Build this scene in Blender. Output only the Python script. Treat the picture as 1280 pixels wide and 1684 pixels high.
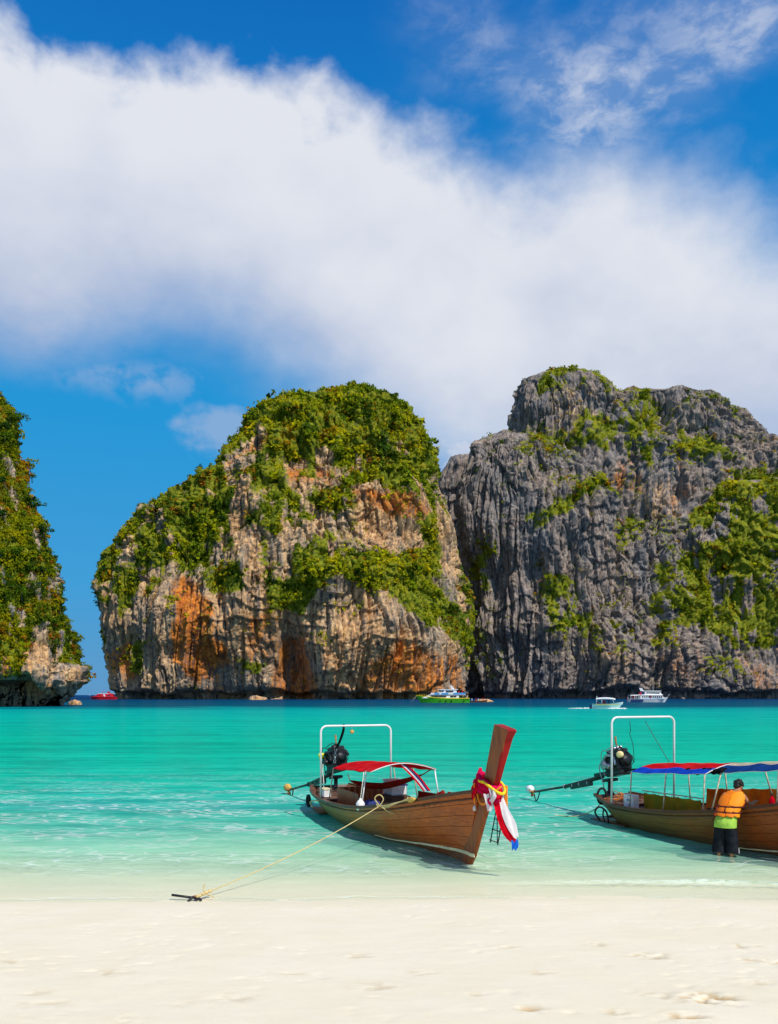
import bpy, math, random
import numpy as np
from mathutils import Vector, Matrix

# ------------------------------------------------------------------ camera, sky, sun, exposure
SC = bpy.context.scene
for _o in list(bpy.data.objects):
    bpy.data.objects.remove(_o, do_unlink=True)
COL = SC.collection
R = math.radians
EYE = 3.2            # eye height above the water
FPX = 1400.0         # focal length in photograph pixels
HOR = 1143.0         # photograph row of the horizon
cam = bpy.data.cameras.new('camera')
cam.sensor_fit = 'HORIZONTAL'
cam.sensor_width = 36.0
cam.lens = 36.0 * FPX / 1280.0
cam.shift_y = (HOR - 842.0) / 1280.0
cam.clip_start = 0.1
cam.clip_end = 60000.0
camo = bpy.data.objects.new('camera', cam)
camo.location = (0, 0, EYE)
camo.rotation_euler = (R(90), 0, 0)
COL.objects.link(camo)
SC.camera = camo
SC.view_settings.view_transform = 'Standard'
SC.view_settings.look = 'None'
SC.view_settings.exposure = 0.10
SC.view_settings.gamma = 1.0
SC.view_settings.use_curve_mapping = False
SC.cycles.max_bounces = 8
SC.cycles.transparent_max_bounces = 16

SUN_EL = R(53.0)
SUN_AZ = R(140.0)     # clockwise from +Y (view direction): to the right, a little behind the camera
sun_dir = Vector((math.sin(SUN_AZ) * math.cos(SUN_EL), math.cos(SUN_AZ) * math.cos(SUN_EL), math.sin(SUN_EL)))
sl = bpy.data.lights.new('sun', 'SUN')
sl.energy = 4.0
sl.angle = R(0.5)
sl.color = (1.0, 0.955, 0.88)
slo = bpy.data.objects.new('sun', sl)
slo.rotation_euler = (-sun_dir).to_track_quat('-Z', 'Y').to_euler()
slo.location = (60, -60, 120)
COL.objects.link(slo)

# ------------------------------------------------------------------ node helper
class NT:
    def __init__(self, tree):
        self.t = tree
        tree.nodes.clear()
    def n(self, typ, **kw):
        nd = self.t.nodes.new(typ)
        for k, v in kw.items():
            if k == 'inp':
                for kk, vv in v.items():
                    s = nd.inputs[kk]
                    if hasattr(vv, 'is_output') or isinstance(vv, bpy.types.NodeSocket):
                        self.t.links.new(vv, s)
                    else:
                        s.default_value = vv
            else:
                setattr(nd, k, v)
        return nd
    def m(self, op, a, b=None, c=None, clamp=False):
        nd = self.t.nodes.new('ShaderNodeMath'); nd.operation = op; nd.use_clamp = clamp
        for i, x in enumerate((a, b, c)):
            if x is None: continue
            if isinstance(x, bpy.types.NodeSocket): self.t.links.new(x, nd.inputs[i])
            else: nd.inputs[i].default_value = x
        return nd.outputs[0]
    def mix(self, f, a, b, blend='MIX'):
        nd = self.t.nodes.new('ShaderNodeMix'); nd.data_type = 'RGBA'; nd.blend_type = blend
        nd.clamp_factor = True
        for s, x in ((nd.inputs[0], f), (nd.inputs[6], a), (nd.inputs[7], b)):
            if isinstance(x, bpy.types.NodeSocket): self.t.links.new(x, s)
            elif isinstance(x, (tuple, list)): s.default_value = (x[0], x[1], x[2], 1.0)
            else: s.default_value = x
        return nd.outputs[2]
    def ss(self, x, a, b, lo=0.0, hi=1.0):
        nd = self.t.nodes.new('ShaderNodeMapRange'); nd.interpolation_type = 'SMOOTHSTEP'
        self.t.links.new(x, nd.inputs[0])
        for i, v in enumerate((a, b, lo, hi)):
            if isinstance(v, bpy.types.NodeSocket): self.t.links.new(v, nd.inputs[i + 1])
            else: nd.inputs[i + 1].default_value = v
        return nd.outputs[0]
    def noise(self, vec, scale, detail=4, rough=0.5, dist=0.0, out=0):
        nd = self.n('ShaderNodeTexNoise', inp={'Scale': scale, 'Detail': detail, 'Roughness': rough, 'Distortion': dist})
        if vec is not None: self.t.links.new(vec, nd.inputs['Vector'])
        return nd.outputs[out]
    def ramp(self, f, stops, interp='LINEAR'):
        nd = self.t.nodes.new('ShaderNodeValToRGB'); cr = nd.color_ramp; cr.interpolation = interp
        while len(cr.elements) < len(stops): cr.elements.new(0.5)
        for e, (p, c) in zip(cr.elements, stops):
            e.position = p; e.color = (c[0], c[1], c[2], 1.0)
        self.t.links.new(f, nd.inputs[0])
        return nd.outputs[0]
    def scale(self, vec, s):
        nd = self.n('ShaderNodeMapping'); nd.inputs['Scale'].default_value = s
        self.t.links.new(vec, nd.inputs['Vector'])
        return nd.outputs[0]
    def link(self, a, b): self.t.links.new(a, b)

# ------------------------------------------------------------------ sky
world = bpy.data.worlds.new('World')
SC.world = world
world.use_nodes = True
w = NT(world.node_tree)
def azel(x, y):
    az = math.atan((x - 640) / FPX)
    return az, math.atan((HOR - y) / FPX * math.cos(az))
sky = w.n('ShaderNodeTexSky', sky_type='NISHITA', sun_disc=False, sun_elevation=SUN_EL, sun_rotation=SUN_AZ,
          altitude=0.0, air_density=1.0, dust_density=0.3, ozone_density=4.0)
tc = w.n('ShaderNodeTexCoord')
D = tc.outputs['Generated']
sp = w.n('ShaderNodeSeparateXYZ'); w.link(D, sp.inputs[0])
az = w.m('ARCTAN2', sp.outputs[0], sp.outputs[1])
el = w.m('ARCSINE', sp.outputs[2])
azn = w.m('MULTIPLY_ADD', az, 1 / (2 * math.pi), 0.5, clamp=True)
def sky_curve(pts):
    nd = w.n('ShaderNodeFloatCurve'); cm = nd.mapping; c = cm.curves[0]
    P = [((a / (2 * math.pi)) + 0.5, e / 1.6 + 0.2) for a, e in pts]
    P = [(0.0, P[0][1])] + P + [(1.0, P[-1][1])]
    while len(c.points) < len(P): c.points.new(0.5, 0.5)
    for q, p in zip(c.points, P):
        q.location = p; q.handle_type = 'AUTO_CLAMPED'
    cm.update()
    w.link(azn, nd.inputs[1])
    v = w.m('SUBTRACT', nd.outputs[0], 0.2)
    return w.m('MULTIPLY', v, 1.6)
top = sky_curve([(-1.2, .62), (-.8, .70)] + [azel(*p) for p in ((0, -60), (60, 30), (130, 25), (250, 70), (330, 85), (430, 115), (500, 130),
    (600, 138), (680, 150), (760, 178), (850, 208), (910, 180), (980, 160), (1080, 165), (1180, 190), (1280, 265))] + [(.65, .42), (1.0, .40)])
bot = sky_curve([(-1.2, .30), (-.8, .34)] + [azel(*p) for p in ((0, 600), (150, 606), (260, 606), (350, 622), (440, 680), (560, 780), (700, 860), (800, 900),
    (1000, 950), (1280, 950))] + [(.65, .12), (1.0, .2)])
dsc = w.scale(D, (1.0, 1.0, 1.35))
n1 = w.noise(dsc, 5.0, 9, 0.52, 0.0)
n2 = w.noise(dsc, 19.0, 8, 0.55, 0.15)
nn = w.m('ADD', w.m('MULTIPLY', w.m('SUBTRACT', n1, 0.5), 0.17), w.m('MULTIPLY', w.m('SUBTRACT', n2, 0.5), 0.085))
ft = w.m('ADD', w.m('SUBTRACT', top, el), nn)
fb = w.m('ADD', w.m('SUBTRACT', el, bot), w.m('MULTIPLY', nn, 0.7))
# the crisp upper rim softens towards the right
softr = w.ss(az, -0.15, 0.40, 0.045, 0.16)
softb = w.ss(az, -0.40, 0.05, 0.10, 0.20)
mask = w.m('MULTIPLY', w.ss(ft, -0.005, softr), w.ss(fb, -0.03, softb))
mask = w.m('MULTIPLY', mask, w.ss(w.m('ADD', el, w.m('MULTIPLY', w.ss(az, 0.2, -0.3), 0.3)), 0.12, 0.34, 0.80, 0.97))
# wisps to the upper right, and thin stuff elsewhere in the sky
rot = w.n('ShaderNodeMapping'); rot.inputs['Rotation'].default_value = (0.0, R(-28), 0.0); rot.inputs['Scale'].default_value = (1.0, 1.0, 2.0)
w.link(D, rot.inputs['Vector'])
wn = w.noise(rot.outputs[0], 4.0, 4, 0.5, 0.1)
wn2 = w.noise(rot.outputs[0], 26.0, 7, 0.62, 0.25)
wm = w.m('MULTIPLY', w.m('MULTIPLY', w.ss(wn, 0.34, 0.60), w.m('ADD', w.m('MULTIPLY', w.ss(wn2, 0.36, 0.68), 0.75), 0.25)), w.ss(az, -0.04, 0.24))
wm = w.m('MULTIPLY', wm, 0.66)
# low cloud strip under the bank on the left, two small puffs beside the domes
def puff(x, y, rx, ry, amp):
    a0, e0 = azel(x, y)
    dx = w.m('MULTIPLY', w.m('SUBTRACT', az, a0), FPX / rx); dy = w.m('MULTIPLY', w.m('SUBTRACT', el, e0), FPX / ry)
    r2 = w.m('ADD', w.m('MULTIPLY', dx, dx), w.m('MULTIPLY', dy, dy))
    return w.m('MULTIPLY', w.ss(w.m('ADD', w.m('SQRT', r2), w.m('ADD', w.m('MULTIPLY', nn, 6.0), w.m('MULTIPLY', w.m('SUBTRACT', n2, 0.5), 2.6))), 1.10, 0.15), amp)
pf = w.m('MAXIMUM', puff(365, 695, 75, 48, 0.5), puff(760, 760, 75, 70, 0.9))
pf = w.m('MAXIMUM', pf, w.m('MULTIPLY', puff(200, 622, 170, 34, 0.55), w.ss(n2, 0.35, 0.62)))
cov = w.m('MAXIMUM', w.m('MAXIMUM', mask, wm), pf, clamp=True)
# cloud brightness: bright crown, blue-grey belly
span = w.m('DIVIDE', w.m('SUBTRACT', el, bot), w.m('MAXIMUM', w.m('SUBTRACT', top, bot), 0.05))
n3 = w.noise(dsc, 3.2, 5, 0.5, 0.2)
off = w.n('ShaderNodeVectorMath', operation='ADD'); w.link(dsc, off.inputs[0]); off.inputs[1].default_value = (0.04, 0.0, 0.05)
n1s = w.noise(off.outputs[0], 5.0, 9, 0.52, 0.0); n4 = w.noise(dsc, 11.0, 6, 0.5, 0.0); n4s = w.noise(off.outputs[0], 11.0, 6, 0.5, 0.0)
emb = w.m('ADD', w.m('MULTIPLY', w.m('SUBTRACT', n1, n1s), 1.1), w.m('MULTIPLY', w.m('SUBTRACT', n4, n4s), 0.45))
span = w.m('ADD', span, w.m('MULTIPLY', emb, 0.55))
bel = w.ss(w.m('ADD', span, w.m('MULTIPLY', w.m('SUBTRACT', n3, 0.5), 0.8)), 0.0, 0.80)
ccol = w.mix(bel, (4.1, 4.8, 6.5), (7.3, 7.5, 8.05))
grad = w.ramp(w.m('MULTIPLY', w.m('MAXIMUM', el, 0.0), 1 / 1.2), [(0.0, (0.85, 2.8, 5.3)), (0.10, (0.40, 3.1, 6.3)), (0.26, (0.12, 2.85, 6.4)), (0.42, (0.05, 2.15, 5.8)), (0.58, (0.03, 1.35, 4.7)), (1.0, (0.03, 0.9, 3.6))])
tint = w.mix(0.96, sky.outputs[0], grad)
colr = w.mix(cov, tint, ccol)
bg = w.n('ShaderNodeBackground', inp={'Color': colr, 'Strength': 0.1})
wo = w.n('ShaderNodeOutputWorld'); w.link(bg.outputs[0], wo.inputs[0])

# ------------------------------------------------------------------ object helpers
def mat(name, fn):
    m = bpy.data.materials.new(name); m.use_nodes = True
    t = NT(m.node_tree)
    out = t.n('ShaderNodeOutputMaterial')
    t.link(fn(t), out.inputs[0])
    return m
def principled(t, col, rough=0.6, spec=0.5, metal=0.0, normal=None, **kw):
    p = t.n('ShaderNodeBsdfPrincipled')
    for k, v in (('Base Color', col), ('Roughness', rough), ('Specular IOR Level', spec), ('Metallic', metal), ('Normal', normal)):
        if v is None: continue
        if isinstance(v, bpy.types.NodeSocket): t.link(v, p.inputs[k])
        elif isinstance(v, (tuple, list)): p.inputs[k].default_value = (v[0], v[1], v[2], 1)
        else: p.inputs[k].default_value = v
    return p.outputs[0]
def bump(t, h, strength=0.5, dist=0.02):
    b = t.n('ShaderNodeBump', inp={'Strength': strength, 'Distance': dist, 'Height': h})
    return b.outputs[0]
def plain(name, col, rough=0.55, spec=0.4, metal=0.0, var=0.18, scale=9.0, bmp=0.0):
    def f(t):
        c = t.n('ShaderNodeTexCoord').outputs['Object']
        nz = t.noise(c, scale, 6, 0.6)
        nz2 = t.noise(c, scale * 7, 3, 0.6)
        k = t.m('ADD', t.m('MULTIPLY', nz, 0.7), t.m('MULTIPLY', nz2, 0.3))
        lo = tuple(x * (1 - var) for x in col); hi = tuple(min(1, x * (1 + var)) for x in col)
        cc = t.mix(t.ss(k, 0.3, 0.7), lo, hi)
        return principled(t, cc, t.m('MULTIPLY_ADD', nz, 0.3, rough - 0.15), spec, metal, bump(t, nz2, bmp, 0.01) if bmp else None)
    return mat(name, f)

def tag(o, label=None, cat=None, group=None, kind=None):
    if label: o['label'] = label
    if cat: o['category'] = cat
    if group: o['group'] = group
    if kind: o['kind'] = kind
    return o
def raw_mesh(name, V, F, smooth=None):
    me = bpy.data.meshes.new(name)
    V = np.asarray(V, dtype=np.float32)
    if isinstance(F, np.ndarray):
        k = F.shape[1]; n = len(F)
        me.vertices.add(len(V)); me.vertices.foreach_set('co', V.ravel())
        me.loops.add(n * k); me.loops.foreach_set('vertex_index', F.ravel().astype(np.int32))
        me.polygons.add(n); me.polygons.foreach_set('loop_start', np.arange(0, n * k, k, dtype=np.int32))
        me.update(calc_edges=True)
    else:
        me.from_pydata([tuple(v) for v in V], [], F)
    if smooth is not None:
        me.polygons.foreach_set('use_smooth', np.full(len(me.polygons), bool(smooth)) if isinstance(smooth, bool) else np.asarray(smooth, dtype=bool))
    me.update()
    return me
def link(name, me, mats, parent=None):
    o = bpy.data.objects.new(name, me)
    COL.objects.link(o)
    if mats is not None:
        for m in (mats if isinstance(mats, (list, tuple)) else [mats]): me.materials.append(m)
    if parent: o.parent = parent
    return o
def empty(name, loc=(0, 0, 0), rz=0.0, s=1.0):
    o = bpy.data.objects.new(name, None); COL.objects.link(o)
    o.location = loc; o.rotation_euler = (0, 0, rz); o.scale = (s, s, s); o.empty_display_size = 0.3
    return o

# ------------------------------------------------------------------ vectorised noise
def _hash(i, j, k, seed):
    h = (i.astype(np.int64) * 374761393 + j.astype(np.int64) * 668265263 + k.astype(np.int64) * 2147483647 + seed * 974711) & 0xffffffff
    h = ((h ^ (h >> 13)) * 1274126177) & 0xffffffff
    h = h ^ (h >> 16)
    return (h & 0xffff).astype(np.float32) / 65535.0
def vnoise(x, y, z, seed=0):
    xi = np.floor(x); yi = np.floor(y); zi = np.floor(z)
    fx = x - xi; fy = y - yi; fz = z - zi
    fx = fx * fx * fx * (fx * (fx * 6 - 15) + 10); fy = fy * fy * fy * (fy * (fy * 6 - 15) + 10); fz = fz * fz * fz * (fz * (fz * 6 - 15) + 10)
    xi = xi.astype(np.int64); yi = yi.astype(np.int64); zi = zi.astype(np.int64)
    r = 0
    for a in (0, 1):
        wx = fx if a else 1 - fx
        for b in (0, 1):
            wy = fy if b else 1 - fy
            for c in (0, 1):
                wz = fz if c else 1 - fz
                r = r + wx * wy * wz * _hash(xi + a, yi + b, zi + c, seed)
    return r * 2 - 1
def fbm(P, s, oct=4, seed=0, rough=0.5):
    s = np.asarray(s, dtype=np.float32) * np.ones(3)
    x, y, z = P[:, 0] / s[0], P[:, 1] / s[1], P[:, 2] / s[2]
    r = 0; a = 1.0; t = 0
    for o in range(oct):
        r = r + a * vnoise(x, y, z, seed + o * 17); t += a
        a *= rough; x, y, z = x * 2.03 + 3.1, y * 2.03 + 1.7, z * 2.03 + 5.3
    return r / t * 1.6
def ridged(P, s, oct=3, seed=0, rough=0.5):
    s = np.asarray(s, dtype=np.float32) * np.ones(3)
    x, y, z = P[:, 0] / s[0], P[:, 1] / s[1], P[:, 2] / s[2]
    r = 0; a = 1.0; t = 0
    for o in range(oct):
        r = r + a * (1 - np.abs(vnoise(x, y, z, seed + o * 13)) * 2.2); t += a
        a *= rough; x, y, z = x * 2.1 + 1.1, y * 2.1 + 4.7, z * 2.1 + 2.3
    return r / t
def worley(P, s, seed=0):
    """distance to the crack between cells, and one random value per cell"""
    s = np.asarray(s, dtype=np.float32) * np.ones(3)
    x, y, z = P[:, 0] / s[0], P[:, 1] / s[1], P[:, 2] / s[2]
    xi = np.floor(x).astype(np.int64); yi = np.floor(y).astype(np.int64); zi = np.floor(z).astype(np.int64)
    f1 = np.full(len(P), 9.0, np.float32); f2 = f1.copy(); rv = np.zeros(len(P), np.float32)
    for a in (-1, 0, 1):
        for b in (-1, 0, 1):
            for c in (-1, 0, 1):
                I, J, K = xi + a, yi + b, zi + c
                d = (I + _hash(I, J, K, seed) - x) ** 2 + (J + _hash(I, J, K, seed + 1) - y) ** 2 + (K + _hash(I, J, K, seed + 2) - z) ** 2
                cl = d < f1
                f2 = np.where(cl, f1, np.minimum(f2, d)); rv = np.where(cl, _hash(I, J, K, seed + 3), rv); f1 = np.where(cl, d, f1)
    return np.sqrt(f2) - np.sqrt(f1), rv
def sstep(x, a, b):
    t = np.clip((x - a) / (b - a), 0, 1); return t * t * (3 - 2 * t)
def poly_sdf(px, py, poly):
    P = np.asarray(poly, dtype=np.float64); n = len(P)
    d = np.full(px.shape, 1e9); inside = np.zeros(px.shape, bool)
    for i in range(n):
        a = P[i]; b = P[(i + 1) % n]; e = b - a
        wx = px - a[0]; wy = py - a[1]
        t = np.clip((wx * e[0] + wy * e[1]) / (e @ e + 1e-9), 0, 1)
        d = np.minimum(d, (wx - t * e[0]) ** 2 + (wy - t * e[1]) ** 2)
        c = ((a[1] <= py) & (b[1] > py)) | ((b[1] <= py) & (a[1] > py))
        with np.errstate(divide='ignore', invalid='ignore'):
            xx = a[0] + (py - a[1]) / (b[1] - a[1] if b[1] != a[1] else 1e-9) * e[0]
        inside ^= c & (px < xx)
    d = np.sqrt(d)
    return np.where(inside, d, -d)     # positive inside
def at(px, py, Y):
    return Vector(((px - 640) / FPX * Y, Y, EYE - (py - HOR) / FPX * Y))
# ------------------------------------------------------------------ beach and sea bed: one sheet
def bed_z(x, y):
    """sand height: a dry beach by the camera, shelving into the bay"""
    sh = 13.25 + 0.10 * np.sin(x * 0.33 + 0.6) + 0.05 * np.sin(x * 0.9)
    d = y - sh
    dry = np.where(d < 0, -d * 0.075 + 0.0008 * d * d, 0)
    wet = np.where(d >= 0, -(0.022 * d + 0.0035 * d * d), 0)
    return dry + np.maximum(wet, -9.0)
def axis(segs):
    r = []
    for a, b, st in segs:
        r += list(np.arange(a, b, st))
    r.append(segs[-1][1])
    return np.array(r)
def grid_mesh(xs, ys):
    nx, ny = len(xs), len(ys)
    X, Y = np.meshgrid(xs, ys)
    i = np.arange(nx * ny).reshape(ny, nx)
    F = np.stack([i[:-1, :-1], i[:-1, 1:], i[1:, 1:], i[1:, :-1]], -1).reshape(-1, 4)
    return X.ravel(), Y.ravel(), F
xs = axis([(-600, -60, 30), (-60, -12, 2), (-12, -6.6, 0.3), (-6.6, 6.8, 0.04), (6.8, 12, 0.3), (12, 60, 2), (60, 601, 30)])
ys = axis([(-60, -4, 4), (-4, 5.5, 0.5), (5.5, 10, 0.028), (10, 15, 0.045), (15, 26, 0.25), (26, 90, 2)])
gx, gy, gf = grid_mesh(xs, ys)
gz = bed_z(gx, gy)
P = np.stack([gx, gy, np.zeros_like(gx)], 1)
dry = sstep(gy, 13.6, 12.2)
rel = fbm(P, (1.6, 1.1, 1), 4, 5) * 0.008 + fbm(P, (0.34, 0.22, 1), 3, 9) * 0.003 + np.maximum(fbm(P, (0.14, 0.11, 1), 3, 15) - 0.35, 0) * -0.018 * sstep(fbm(P, (0.9, 0.7, 1), 2, 16), 0.0, 0.4)
damp = np.zeros_like(gx)
rng = np.random.default_rng(4)
def beach_xy(px, py):
    for Y in np.linspace(5.8, 13.4, 800):
        z = float(bed_z(np.array([(px - 640) / FPX * Y]), np.array([Y]))[0])
        if HOR + (EYE - z) / Y * FPX <= py:
            return (px - 640) / FPX * Y, Y
    return 0, 13
scuffs = [(1070, 1572, 30, 1.0), (1165, 1643, 44, 1.7), (590, 1572, 26, .55), (1225, 1556, 24, .7), (980, 1553, 20, .5), (1130, 1672, 34, 1.0), (872, 1660, 26, .9), (1015, 1665, 24, .6),
          (375, 1640, 45, .4), (175, 1600, 40, .35), (620, 1622, 40, .4), (20, 1580, 24, .4), (1230, 1580, 24, .7), (1275, 1582, 20, .8), (890, 1600, 24, .35), (1080, 1638, 30, .5), (300, 1650, 24, .35),
          (210, 1675, 28, .4), (840, 1557, 20, .4), (1240, 1618, 34, .6), (70, 1650, 40, .35), (690, 1600, 34, .3), (60, 1632, 28, .3), (580, 1660, 26, .3), (780, 1636, 22, .3), (450, 1560, 22, .25), (480, 1602, 26, .3)]
for px, py, r, s in scuffs:
    cx, cy = beach_xy(px, py)
    rx = r * cy / FPX; ry = rx * 0.8
    q = ((gx - cx) / rx) ** 2 + ((gy - cy) / ry) ** 2
    k = np.exp(-q * 1.3)
    sel = k > 0.02
    Q = P[sel]
    rough_ = fbm(Q, (0.10, 0.085, 1), 3, int(px)) 
    edge = np.exp(-(np.sqrt(q[sel]) - 1.0) ** 2 * 5)
    rel[sel] += s * (-0.022 * k[sel] + 0.006 * edge + 0.030 * rough_ * k[sel])
    damp[sel] = np.maximum(damp[sel], np.clip(s * 1.0 * k[sel] * sstep(-rough_, -0.15, 0.5), 0, 1))
gz = gz + rel * dry
sand_me = raw_mesh('sand', np.stack([gx, gy, gz], 1), gf, True)
ca = sand_me.color_attributes.new('damp', 'FLOAT_COLOR', 'POINT')
ca.data.foreach_set('color', np.stack([damp, damp * 0, damp * 0, damp * 0 + 1], 1).astype(np.float32).ravel())
def sand_shader(t):
    tcn = t.n('ShaderNodeTexCoord').outputs['Object']
    s = t.n('ShaderNodeSeparateXYZ'); t.link(tcn, s.inputs[0])
    a = t.n('ShaderNodeAttribute', attribute_name='damp')
    dm = t.n('ShaderNodeSeparateColor'); t.link(a.outputs['Color'], dm.inputs[0])
    n_big = t.noise(tcn, 1.1, 5, 0.55)
    n_mid = t.noise(tcn, 5.0, 6, 0.65)
    grain = t.noise(tcn, 260.0, 3, 0.7)
    fleck = t.noise(tcn, 38.0, 4, 0.7)
    base = t.mix(t.ss(n_big, 0.3, 0.7), (0.75, 0.67, 0.495), (0.77, 0.695, 0.53))
    base = t.mix(t.m('MULTIPLY', t.ss(n_mid, 0.52, 0.72), 0.35), base, (0.74, 0.655, 0.475))
    base = t.mix(t.m('MULTIPLY', t.ss(grain, 0.56, 0.74), 0.22), base, (0.50, 0.42, 0.30))
    base = t.mix(t.m('MULTIPLY', t.ss(fleck, 0.61, 0.70), 0.45), base, (0.56, 0.42, 0.2))
    base = t.mix(t.m('MULTIPLY', dm.outputs[0], 0.95), base, (0.40, 0.235, 0.07))
    wetn = t.m('ADD', s.outputs[2], t.m('MULTIPLY', t.m('SUBTRACT', t.noise(t.scale(tcn, (0.35, 1, 1)), 1.5, 4, 0.6), 0.5), 0.05))
    wet = t.ss(wetn, 0.045, 0.005)
    base = t.mix(t.m('MULTIPLY', wet, 0.85), base, (0.75, 0.675, 0.485))
    under = t.ss(s.outputs[2], -0.05, -0.45)
    base = t.mix(under, base, (0.84, 0.885, 0.67))
    h = t.m('ADD', t.m('MULTIPLY', grain, 0.35), t.m('MULTIPLY', fleck, 0.8))
    rgh = t.m('MULTIPLY_ADD', wet, -0.35, 0.95)
    return principled(t, base, rgh, 0.25, 0.0, bump(t, h, 0.35, 0.006))
sand_m = mat('sand', sand_shader)
sand = link('beach', sand_me, sand_m)
tag(sand, 'pale cream sand beach sloping under the clear shallows, dotted with scuffs', kind='structure')

# ------------------------------------------------------------------ water sheet
xs = axis([(-14000, -2000, 2000), (-2000, -200, 200), (-200, -20, 12), (-20, -9, 0.8), (-9, 10, 0.085), (10, 20, 0.8), (20, 200, 12), (200, 2000, 200), (2000, 14001, 2000)])
ys = axis([(12.2, 18, 0.035), (18, 30, 0.10), (30, 60, 0.6), (60, 200, 10), (200, 1000, 50), (1000, 20001, 1900)])
gx, gy, gf = grid_mesh(xs, ys)
P = np.stack([gx, gy, np.zeros_like(gx)], 1)
near = sstep(gy, 34, 20)
rip = fbm(P, (0.55, 0.30, 1), 3, 21) * 0.012 + fbm(P, (2.6, 0.9, 1), 3, 33) * 0.014
wl = fbm(P, (2.2, 0.6, 1), 2, 71)
swash = np.exp(-((gy - (14.05 + 0.25 * np.sin(gx * 0.31 + 1.0) + 0.12 * wl)) / 0.16) ** 2) * sstep(gx, -1.5, 4.5) * (0.07 + 0.03 * wl)
swash += np.exp(-((gy - (14.9 + 0.3 * np.sin(gx * 0.24 + 2.6) + 0.25 * wl)) / 0.30) ** 2) * 0.024
calm = sstep(gy, 12.9, 14.2)
gz = (rip * near * (0.25 + 0.75 * calm)) + swash
water_me = raw_mesh('water', np.stack([gx, gy, gz], 1), gf, True)
ca = water_me.color_attributes.new('foam', 'FLOAT_COLOR', 'POINT')
fo = np.clip(swash * 7, 0, 1) * (0.35 + 0.65 * sstep(gx, -1.5, 3.0)); fo = np.maximum(fo, 0.8 * np.exp(-((gy - (13.35 + 0.10 * np.sin(gx * 0.33 + 0.6) + 0.14 * fbm(P, (0.8, 1, 1), 3, 91))) / 0.045) ** 2))
ca.data.foreach_set('color', np.stack([fo, fo * 0, fo * 0, fo * 0 + 1], 1).astype(np.float32).ravel())
def water_shader(t):
    c = t.n('ShaderNodeTexCoord').outputs['Object']
    s = t.n('ShaderNodeSeparateXYZ'); t.link(c, s.inputs[0])
    X, Y = s.outputs[0], s.outputs[1]
    # distance from the shore on a log scale, stirred by broad patches
    big = t.noise(t.scale(c, (0.018, 0.05, 1)), 1.0, 4, 0.55)
    bigm = t.noise(t.scale(c, (0.10, 0.30, 1)), 1.0, 5, 0.6)
    lg = t.m('LOGARITHM', t.m('MAXIMUM', t.m('SUBTRACT', Y, 12.0), 0.3), 10.0)
    lg = t.m('ADD', lg, t.m('MULTIPLY', t.m('SUBTRACT', big, 0.5), 0.30))
    lg = t.m('ADD', lg, t.m('MULTIPLY', t.m('SUBTRACT', bigm, 0.5), 0.22))
    f = t.m('MULTIPLY', lg, 1 / 3.2, clamp=True)      # 0..1 over 1 m .. 1600 m
    col = t.ramp(f, [(0.00, (0.82, 0.88, 0.64)), (0.16, (0.70, 0.90, 0.66)), (0.22, (0.40, 0.82, 0.57)), (0.285, (0.11, 0.62, 0.43)), (0.355, (0.008, 0.48, 0.33)),
                     (0.50, (0.0, 0.43, 0.275)), (0.64, (0.0, 0.41, 0.315)), (0.70, (0.0, 0.34, 0.31)), (0.735, (0.001, 0.085, 0.135)), (0.90, (0.002, 0.035, 0.12))])
    # wind streaks and small ripples, long across the view
    st = t.noise(t.scale(c, (0.22, 1.5, 1)), 1.0, 6, 0.62)
    st2 = t.noise(t.scale(c, (1.1, 4.2, 1)), 1.0, 5, 0.6)
    st3 = t.noise(t.scale(c, (0.03, 0.35, 1)), 1.0, 5, 0.62)
    k = t.m('ADD', t.m('ADD', t.m('MULTIPLY', st, 0.4), t.m('MULTIPLY', st2, 0.3)), t.m('MULTIPLY', st3, 0.3))
    col = t.mix(t.ss(k, 0.56, 0.40), col, t.mix(1.0, col, (0.45, 0.62, 0.68), 'MULTIPLY'))
    col = t.mix(t.m('MULTIPLY', t.ss(k, 0.53, 0.64), 0.35), col, t.mix(1.0, col, (1.5, 1.28, 1.28), 'MULTIPLY'))
    opac = t.ramp(f, [(0.0, (0.02,) * 3), (0.12, (0.10,) * 3), (0.21, (0.32,) * 3), (0.28, (0.70,) * 3), (0.36, (0.93,) * 3), (0.44, (1,) * 3)])
    # foam: lace at the edge and on the little breaking ridge, caustic light and glints painted pale in the shallows
    fa = t.n('ShaderNodeAttribute', attribute_name='foam')
    fs = t.n('ShaderNodeSeparateColor'); t.link(fa.outputs['Color'], fs.inputs[0])
    vor = t.n('ShaderNodeTexVoronoi', feature='DISTANCE_TO_EDGE', inp={'Scale': 1.0})
    warp = t.n('ShaderNodeVectorMath', operation='ADD'); t.link(t.scale(c, (1.7, 4.6, 1)), warp.inputs[0]); t.link(t.noise(c, 1.6, 4, 0.6, 0, 1), warp.inputs[1])
    t.link(warp.outputs[0], vor.inputs['Vector'])
    lace = t.ss(vor.outputs['Distance'], 0.16, 0.0)
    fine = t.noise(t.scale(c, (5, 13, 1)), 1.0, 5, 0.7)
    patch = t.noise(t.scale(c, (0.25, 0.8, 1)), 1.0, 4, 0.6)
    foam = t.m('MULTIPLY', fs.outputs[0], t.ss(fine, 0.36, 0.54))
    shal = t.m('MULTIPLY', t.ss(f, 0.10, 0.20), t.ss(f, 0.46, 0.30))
    caustic = t.m('MULTIPLY', t.m('MULTIPLY', lace, t.ss(patch, 0.38, 0.60)), t.m('MULTIPLY', shal, 0.75))
    glint = t.m('MULTIPLY', t.m('MULTIPLY', t.ss(fine, 0.60, 0.74), t.ss(st, 0.48, 0.66)), t.m('MULTIPLY', shal, 1.0))
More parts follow.
